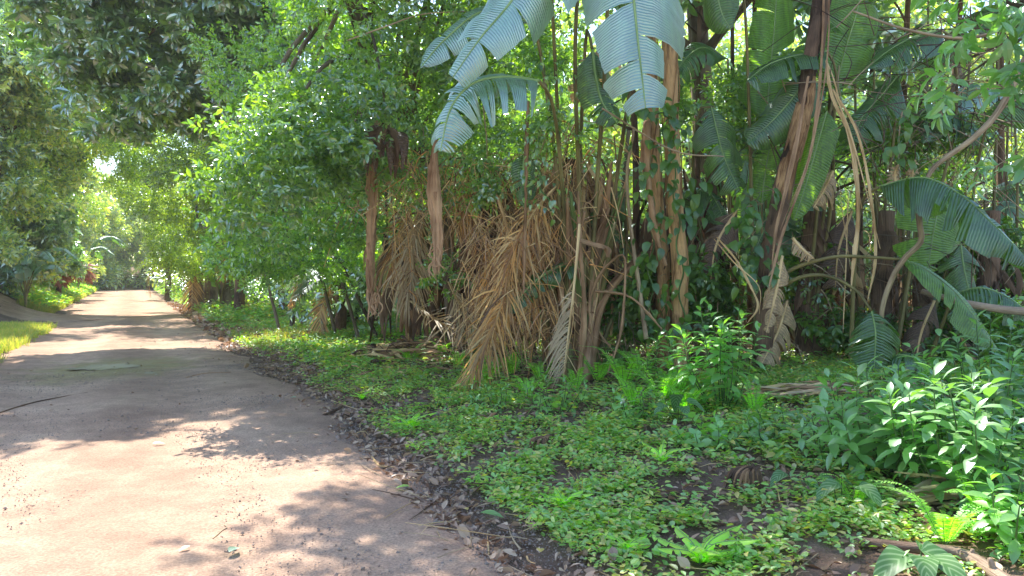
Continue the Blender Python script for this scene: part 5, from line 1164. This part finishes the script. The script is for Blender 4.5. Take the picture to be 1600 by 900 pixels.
def scatter_ts(rng, n, t0, t1, s0, s1, dens):
    t = rng.uniform(t0, t1, n); s = rng.uniform(s0, s1, n); x = t * ROAD_N[0] + s * ROAD_D[0]; y = t * ROAD_N[1] + s * ROAD_D[1]
    k = rng.rand(n) < dens(t, s, x, y); x, y = x[k], y[k]
    return x, y
def infrust(x, y, m=1.25): return (y > 2.6) & (np.abs(x) < y * .667 * m + .8)
rng = np.random.RandomState(55); mb = MB()
def dn(t, s, x, y):
    pp = np.stack([x, y], -1)
    edge_t = 2.15 + .4 * noise(pp, 1.1)
    d = (.08 + .92 * sm(t, edge_t - .1, edge_t + .9)) * (t > 2.0) * np.clip(.46 + .65 * noise(pp, 2.3) + .55 * noise(pp, 7, off=12), .03, 1)
    d = d * (1 - .75 * sm(y, 9.3, 10.4) * (x > .1)) * (1 - .8 * np.exp(-(((x + 1.6) / 1.3) ** 2 + ((y - 13.2) / 1.6) ** 2)))
    return d * infrust(x, y)
x, y = scatter_ts(rng, 88000, 2.2, 12, 0, 12.5, dn)
sc = rng.uniform(.7, 1.5, len(x))
scatter(mb, SP, np.stack([x, y, H(x, y) - .012], -1), up_rot(rng, len(x)), sc, rng)
x, y = scatter_ts(rng, 42000, 2.2, 12, 11.5, 24, lambda t, s, x, y: dn(t, s, x, y) * 1.0)
scatter(mb, SPF, np.stack([x, y, H(x, y) - .01], -1), up_rot(rng, len(x)), rng.uniform(.6, 1.2, len(x)), rng)
x, y = scatter_ts(rng, 16000, 2.5, 9, 24, 90, lambda t, s, x, y: infrust(x, y) * np.clip(.7 + .5 * noise(np.stack([x, y], -1), .9), .1, 1))
scatter(mb, SPF, np.stack([x, y, H(x, y) - .01], -1), up_rot(rng, len(x)), rng.uniform(1.2, 2.6, len(x)), rng)
wd_ = [sprig(rg, 9, .20, .075, LF_OVAL, .07) for _ in range(3)] + [sprig(rg, 8, .16, .06, LF_ROUND, .08) for _ in range(2)] + [sprig(rg, 7, .14, .10, LF_LONG, .05) for _ in range(3)]
x, y = scatter_ts(rng, 9000, 2.4, 12, 0, 18, lambda t, s, x, y: infrust(x, y) * sm(t, 2.5, 4.5) * np.clip(.05 + .6 * noise(np.stack([x, y], -1), 1.5, off=6), 0, 1))
scatter(mb, wd_, np.stack([x, y, H(x, y) - .01], -1), up_rot(rng, len(x)), rng.uniform(.6, 1.3, len(x)), rng, 1)
o = mb.build("ground_cover", M['cover'], smooth=False); tag(o, "low small leaved ground cover carpeting the verge beside the thicket", "ground cover", kind='stuff')
# bank cover, left
rng = np.random.RandomState(56); mb = MB()
def dnl(t, s, x, y):
    tr_ = (np.abs((x - c0[0]) * nn[0] + (y - c0[1]) * nn[1]) < 2.3) & (x < c0[0] + 1)
    return infrust(x, y, 1.2) * (~tr_) * (y > 27.5) * np.clip(.75 + .5 * noise(np.stack([x, y], -1), .8), .1, 1)
x, y = scatter_ts(rng, 42000, -12, -2.9, 26, 90, dnl)
scatter(mb, SPF, np.stack([x, y, H(x, y)], -1), up_rot(rng, len(x)), rng.uniform(1.4, 3.2, len(x)), rng)
o = mb.build("bank_undergrowth", M['cover'], smooth=False); tag(o, "leafy undergrowth on the shaded bank behind the side track", "undergrowth", kind='stuff')
# grass: bright patch on the left, grass by the far road, tufts on the verge
GR = []
for i in range(5):
    vs, fs = [], []
    for k in range(9):
        a = rg.rand() * 6.28; o_ = A(math.cos(a), math.sin(a), 0); b_ = o_ * rg.uniform(0, .05); tp_ = b_ + o_ * rg.uniform(.02, .09) + A(0, 0, rg.uniform(.07, .16)); w_ = A(-o_[1], o_[0], 0) * .004
        m_ = (b_ + tp_) / 2 + A(0, 0, .02); i0 = len(vs); vs += [b_ - w_, b_ + w_, m_ + w_ * .8, m_ - w_ * .8, tp_]; fs.append((i0, i0 + 1, i0 + 2, i0 + 3)); fs.append((i0 + 3, i0 + 2, i0 + 4, i0 + 4))
    fs = np.array(fs); GR.append((np.array(vs), [fs[::2], fs[1::2][:, :3]]))
rng = np.random.RandomState(57); mb = MB()
x, y = scatter_ts(rng, 70000, -11, -1.9, 8, 27, lambda t, s, x, y: infrust(x, y, 1.15) * (y < 24.5) * sm(-t, 1.95 + .25 * noise(np.stack([x, y], -1), 1.2), 2.6))
scatter(mb, GR, np.stack([x, y, H(x, y) - .01], -1), up_rot(rng, len(x), .1), rng.uniform(.8, 1.7, len(x)), rng)
o = mb.build("grass_patch", M['grass'], smooth=False); tag(o, "bright sunlit grass patch at the road edge", "grass", kind='stuff')
rng = np.random.RandomState(58); mb = MB()
x, y = scatter_ts(rng, 9000, -3.9, -2.7, 30, 85, lambda t, s, x, y: (y > 30) * 1.0)
scatter(mb, GR, np.stack([x, y, H(x, y) - .01], -1), up_rot(rng, len(x), .1), rng.uniform(1.2, 2.2, len(x)), rng)
x, y = scatter_ts(rng, 7000, 2.3, 5.5, 16, 80, lambda t, s, x, y: (noise(np.stack([x, y], -1), .6) > .4) * 1.0)
scatter(mb, GR, np.stack([x, y, H(x, y) - .01], -1), up_rot(rng, len(x), .1), rng.uniform(.8, 1.6, len(x)), rng)
x, y = scatter_ts(rng, 6000, 2.7, 6.5, 2, 14, lambda t, s, x, y: (noise(np.stack([x, y], -1), 2.1) > .7) * 1.0 * infrust(x, y))
scatter(mb, GR, np.stack([x, y, H(x, y) - .01], -1), up_rot(rng, len(x), .1), rng.uniform(.6, 1.3, len(x)), rng)
o = mb.build("verge_grass", M['grass'], smooth=False); tag(o, "thin grass growing along both edges of the road", "grass", kind='stuff')

# ---- litter, twigs, gravel
def curled(rng): 
    v, f = leaf_hi(rng.uniform(.18, .34), rng.uniform(.3, 1.2), rng.uniform(-.3, .6)); return v, f
LT = [curled(rg) for _ in range(8)]
rng = np.random.RandomState(60); mb = MB()
def dl(t, s, x, y):
    pp = np.stack([x, y], -1)
    e = np.exp(-((t - 2.35 - .3 * noise(pp, 1.1)) / .42) ** 2)
    return infrust(x, y) * np.clip(e * 1.0 + sm(t, 2.3, 2.8) * .36 + .9 * sm(y, 9.5, 10.8) * (x > .2) + np.exp(-(((x + 1.6) / 1.5) ** 2 + ((y - 13.2) / 1.8) ** 2)), 0, 1)
x, y = scatter_ts(rng, 80000, 1.7, 12, 0, 18, dl); k = len(x)
scatter(mb, LT, np.stack([x, y, H(x, y) + rng.uniform(.0, .025, k)], -1), up_rot(rng, k, .45), rng.uniform(.025, .095, k), rng)
x, y = scatter_ts(rng, 9000, 1.9, 5, 18, 45, dl); k = len(x)
scatter(mb, LT, np.stack([x, y, H(x, y) + .02], -1), up_rot(rng, k, .45), rng.uniform(.08, .2, k), rng)
x, y = scatter_ts(rng, 2600, -2.4, 2.2, 0, 22, lambda t, s, x, y: infrust(x, y) * (.06 + .94 * sm(t, .0, 2.2) ** 2)); k = len(x)
scatter(mb, LT, np.stack([x, y, H(x, y) + .02], -1), up_rot(rng, k, .3), rng.uniform(.012, .06, k), rng)
o = mb.build("leaf_litter", M['litter'], smooth=False); tag(o, "curled brown fallen leaves along the road edge and under the thicket", "leaf litter", kind='stuff')
rng = np.random.RandomState(61); mb = MB()
x, y = scatter_ts(rng, 5200, 1.6, 10, 0, 17, lambda t, s, x, y: dl(t, s, x, y) * .8 + .02); k = len(x)
for i in range(k):
    a = rng.rand() * 6.28; l_ = rng.uniform(.06, .4) * (1 if rng.rand() < .8 else 2); d = A(math.cos(a), math.sin(a), rng.uniform(-.02, .2)); p0 = A(x[i], y[i], float(H(x[i], y[i])) + .015)
    tube(mb, [p0, p0 + d * l_ * .5 + rng.normal(size=3) * .012, p0 + d * l_], [.004 * rng.uniform(.6, 1.9), .002], 4, rng.randint(3), n=4, closed=False)
o = mb.build("fallen_twigs", [M['twig'], M['stalk'], M['fibre']]); tag(o, "thin fallen twigs and straws lying in the leaf litter", "twigs", kind='stuff')
ico = np.array([(0, 0, .6), (.9, 0, 0), (0, .8, .05), (-.85, .1, 0), (0, -.9, 0), (0, 0, -.5)], float); icf = np.array([(0, 1, 2), (0, 2, 3), (0, 3, 4), (0, 4, 1), (5, 2, 1), (5, 3, 2), (5, 4, 3), (5, 1, 4)])
PB = [(ico * rg.uniform(.7, 1.3, (6, 3)), [icf]) for _ in range(6)]
rng = np.random.RandomState(62); mb = MB()
x, y = scatter_ts(rng, 130000, -2.4, 2.5, 1, 14, lambda t, s, x, y: infrust(x, y, 1.1) * np.clip(.17 + .9 * np.exp(-((t - 1.85) / .5) ** 2), 0, 1)); k = len(x)
scatter(mb, PB, np.stack([x, y, H(x, y) + .012 + .0 * x], -1), up_rot(rng, k, .3), rng.uniform(.003, .009, k) * (1 + 1.2 * (rng.rand(k) < .04)), rng)
o = mb.build("gravel", M['pebble'], smooth=False); tag(o, "loose fine gravel along the edge of the dirt road", "gravel", kind='stuff')

# debris heap
c = gz(-1.6, 13.0); rng = np.random.RandomState(63); mb = MB()
for i in range(330):
    p0 = A(c[0] + rng.normal() * .75, c[1] + rng.normal() * .8, 0); rr = math.hypot((p0[0] - c[0]) / 1.3, (p0[1] - c[1]) / 1.2)
    p0[2] = float(H(p0[0], p0[1])) + .03 + .42 * max(0, 1 - rr) * rng.rand(); a = rng.rand() * 3.14; d = A(math.cos(a), math.sin(a) * .6, rng.normal() * .16); l_ = rng.uniform(.2, .8)
    if rng.rand() < .45: tube(mb, [p0 - d * l_ / 2, p0 + rng.normal(size=3) * .03 + A(0, 0, .03), p0 + d * l_ / 2], [.01 * rng.uniform(.5, 1.6), .005], 5, rng.randint(3), n=6)
    else: strap(mb, [p0 - d * l_ / 2, p0 + A(0, 0, .05), p0 + d * l_ / 2], [.01, .035, .03, .008], (0, -.3, 1), rng.uniform(.2, 1), mat=rng.randint(3), n=9, rng=rng)
o = mb.build("brush_heap", [M['stalkbrown'], M['stalk'], M['fibre']]); tag(o, "heap of broken dry fronds and twigs on the verge below the hanging sheaths", "brush heap", kind='stuff')
# straw heap behind the shrubs (1200-1330, 615)
def heap(label, u0, u1, v, Yd, n, seed, mats):
    rng = np.random.RandomState(seed); mb = MB(); g0 = G(u0, v); g1 = G(u1, v)
    for i in range(n):
        q = rng.rand(); p0 = g0 * (1 - q) + g1 * q + A(0, rng.normal() * Yd, 0); p0[2] = float(H(p0[0], p0[1])) + .02 + rng.rand() * .12
        d = unit(A(1, rng.normal() * .25, rng.normal() * .08)); l_ = rng.uniform(.25, .8)
        strap(mb, [p0 - d * l_ / 2, p0 + A(0, 0, .03), p0 + d * l_ / 2], [.006, .02, .018, .005], (0, -.3, 1), .5, mat=rng.randint(len(mats)), n=8, rng=rng)
    o = mb.build("fallen_frond", [M[x_] for x_ in mats]); tag(o, label, "fallen frond")
heap("straw coloured fallen frond lying behind the cream flowered shrub", 1190, 1330, 628, .12, 60, 1, ['stalk', 'straw', 'stalkbrown'])
heap("pale fallen frond lying under the dense corner shrub", 1470, 1600, 790, .1, 40, 2, ['stalk', 'straw'])
# dead bract lumps in the cover
def lump(label, g, sz, seed):
    rng = np.random.RandomState(seed); r = thing("dead_bract", label, "dead leaf clump", tuple(g))
    for s in range(2):
        mb = MB()
        for i in range(26):
            a = rng.uniform(0, 6.28); d = A(math.cos(a) * 1.1 - .25, math.sin(a) * .8, 0); top = g + A(.05 + rng.normal() * .02, .03, sz * rng.uniform(.55, .85))
            strap(mb, [top, g + d * sz * .45 + A(0, 0, sz * .7), g + d * sz * rng.uniform(.5, .75) + A(0, 0, .01)], [.004, .011, .013, .002], d + A(0, 0, .5), .9, n=12, rng=rng)
        mb.build("dead_leaf", M['stalkbrown' if s else 'fibre'], r)
lump("dark red brown dead leaf clump slumped in the ground cover near the corner shrubs", G(1172, 768), .19, 5)
lump("blackish shrivelled leaf clump in the ground cover below the half comb frond", G(847, 705), .14, 6)
# log, stick, road bits
def logm(name, label, cat, pts, rad, mat, stubs=()):
    mb = MB(); tp = tube(mb, pts, rad, 10, n=24)
    for (i, d, l_, w_) in stubs: tube(mb, [tp[i], tp[i] + A(*d) * l_], [w_, w_ * .5], 6, n=5)
    o = mb.build(name, M[mat]); tag(o, label, cat)
g0, g1, g2, g3 = G(1345, 862), G(1430, 880), G(1510, 888), G(1590, 935)
logm("weathered_log", "weathered pale brown log half buried in leaves at the bottom corner", "log", [g0 + A(0, 0, .03), g1 + A(0, 0, .05), g2 + A(0, 0, .05), g3 + A(0, 0, .04)], [.02, .028, .035, .03], 'log', ((14, (.1, -.2, 1), .05, .018), (19, (-.3, .1, 1), .07, .02), (8, (.2, 0, 1), .03, .015)))
g = [G(-12, 652), G(40, 635), G(90, 624), G(135, 616)]
logm("fallen_stick", "long thin dark stick lying across the shaded road edge", "stick", [q + A(0, 0, .02) for q in g], [.008, .007, .004], 'fibre')
g = [G(505, 655), G(520, 648), G(535, 640)]
logm("fallen_stick", "short dark stick at the road edge by the small lime rosette", "stick", [q + A(0, 0, .03) for q in g], [.018, .012], 'fibre')
g = [G(580, 720), G(592, 733), G(615, 736)]
logm("fallen_stick", "pale curved dry stalk lying on the road edge", "stick", [q + A(0, 0, .02) for q in g], [.008, .012, .004], 'straw' if False else 'stalk')
g = [G(330, 852), G(345, 838), G(352, 832), G(348, 826)]
logm("fallen_stick", "tiny curved twig lying on the sunlit road", "stick", [q + A(0, 0, .015) for q in g], [.004, .003], 'twig')
for (u, v, L_, mt, lb) in ((355, 881, .10, 'banana', "single green fallen leaf on the shaded road"), (294, 869, .06, 'litter', "dark curled leaf where sun and shade meet on the road"), (236, 703, .09, 'litter', "brown leaf on the shaded road above the sunlit part"), (640, 772, .09, 'cover', "green fallen leaf near the gravelly road edge"),
                       (845, 880, .08, 'yellow', "yellow fallen leaf at the edge of the ground cover"), (730, 812, .07, 'yellow', "small yellow leaf on the gravel"), (845, 838, .09, 'litter', "pinkish fallen leaf on the gravel by the yellow one"), (700, 765, .07, 'yellow', "yellow leaf tip in the litter at the road edge"), (462, 627, .08, 'banana', "pale green leaf on the road near the short dark stick"),
                       (750, 815, .13, 'shrub', "broad grey green leaf at the road edge"), (818, 775, .07, 'yellow', "yellow leaf in the ground cover"), (1385, 540, .0, '', "")):
    if not L_: continue
    g = G(u, v); rr = np.random.RandomState(u); a = rr.rand() * 6.28
    v_, f_ = place(LF_OVAL, (g + A(0, 0, .045))[None], basis(A(math.cos(a), math.sin(a), .05)[None], A(.1, -.1, 1)[None]), [L_ * 1.2])
    mb = MB(); mb.add(v_, f_); o = mb.build("fallen_leaf", M[mt]); tag(o, lb, "leaf")

# left bank strelitzia clump (silvery leaves)
def small_clump(label, base, n, h, seed, mat, W=.35):
    rng = np.random.RandomState(seed); r = thing("banana_clump", label, "banana plant", tuple(base)); base = np.array(base)
    for i in range(n):
        az = i * 2.4 + rng.rand(); d = A(math.cos(az), math.sin(az), 0); hh = h * rng.uniform(.55, 1)
        p1 = base + d * hh * .12 + A(0, 0, hh * .6)
        banana_leaf(r, [p1, p1 + d * hh * .18 + A(0, 0, hh * .3), p1 + d * hh * .42 + A(0, 0, hh * .36), p1 + d * hh * .66 + A(0, 0, hh * .18)], W, A(0, 0, 1) - d * .5, seed * 10 + i, pet=[base, base + d * .05 + A(0, 0, hh * .3)], tears=6, n=24, mat=mat)
small_clump("silvery leaved banana clump low on the bank above the side track", gz(*P(40, 430, 30)[:2]), 9, 2.6, 5, 'banana')
small_clump("tall banana clump on the bank beside the rust red palm", gz(*P(48, 430, 38)[:2]), 9, 4.2, 6, 'bananadark', .5)
small_clump("young banana clump in the verge between the slim trunks", gz(*P(345, 455, 31)[:2]), 7, 2.2, 7, 'bananalit', .3)
small_clump("pale banana clump by the far trees on the bank", gz(*P(122, 440, 58)[:2]), 9, 4.6, 8, 'bananadark', .5)
# light haze in the air
HZ = 0.0007
m, t, n, l = newmat("thin_haze")
pv = N(t, "ShaderNodeVolumePrincipled"); pv.inputs["Density"].default_value = HZ; pv.inputs["Color"].default_value = (.95, .96, 1, 1); pv.inputs["Anisotropy"].default_value = .4
o_ = N(t, "ShaderNodeOutputMaterial"); l.new(pv.outputs[0], o_.inputs["Volume"])
mb = MB(); box(mb, (-20, 62, 9), (196, 156, 24)); o = mb.build("haze", m, smooth=False); tag(o, "thin sunlit haze hanging in the air along the road", "haze", kind='stuff')
for o in bpy.data.objects:
    if "_w" in o: del o["_w"]
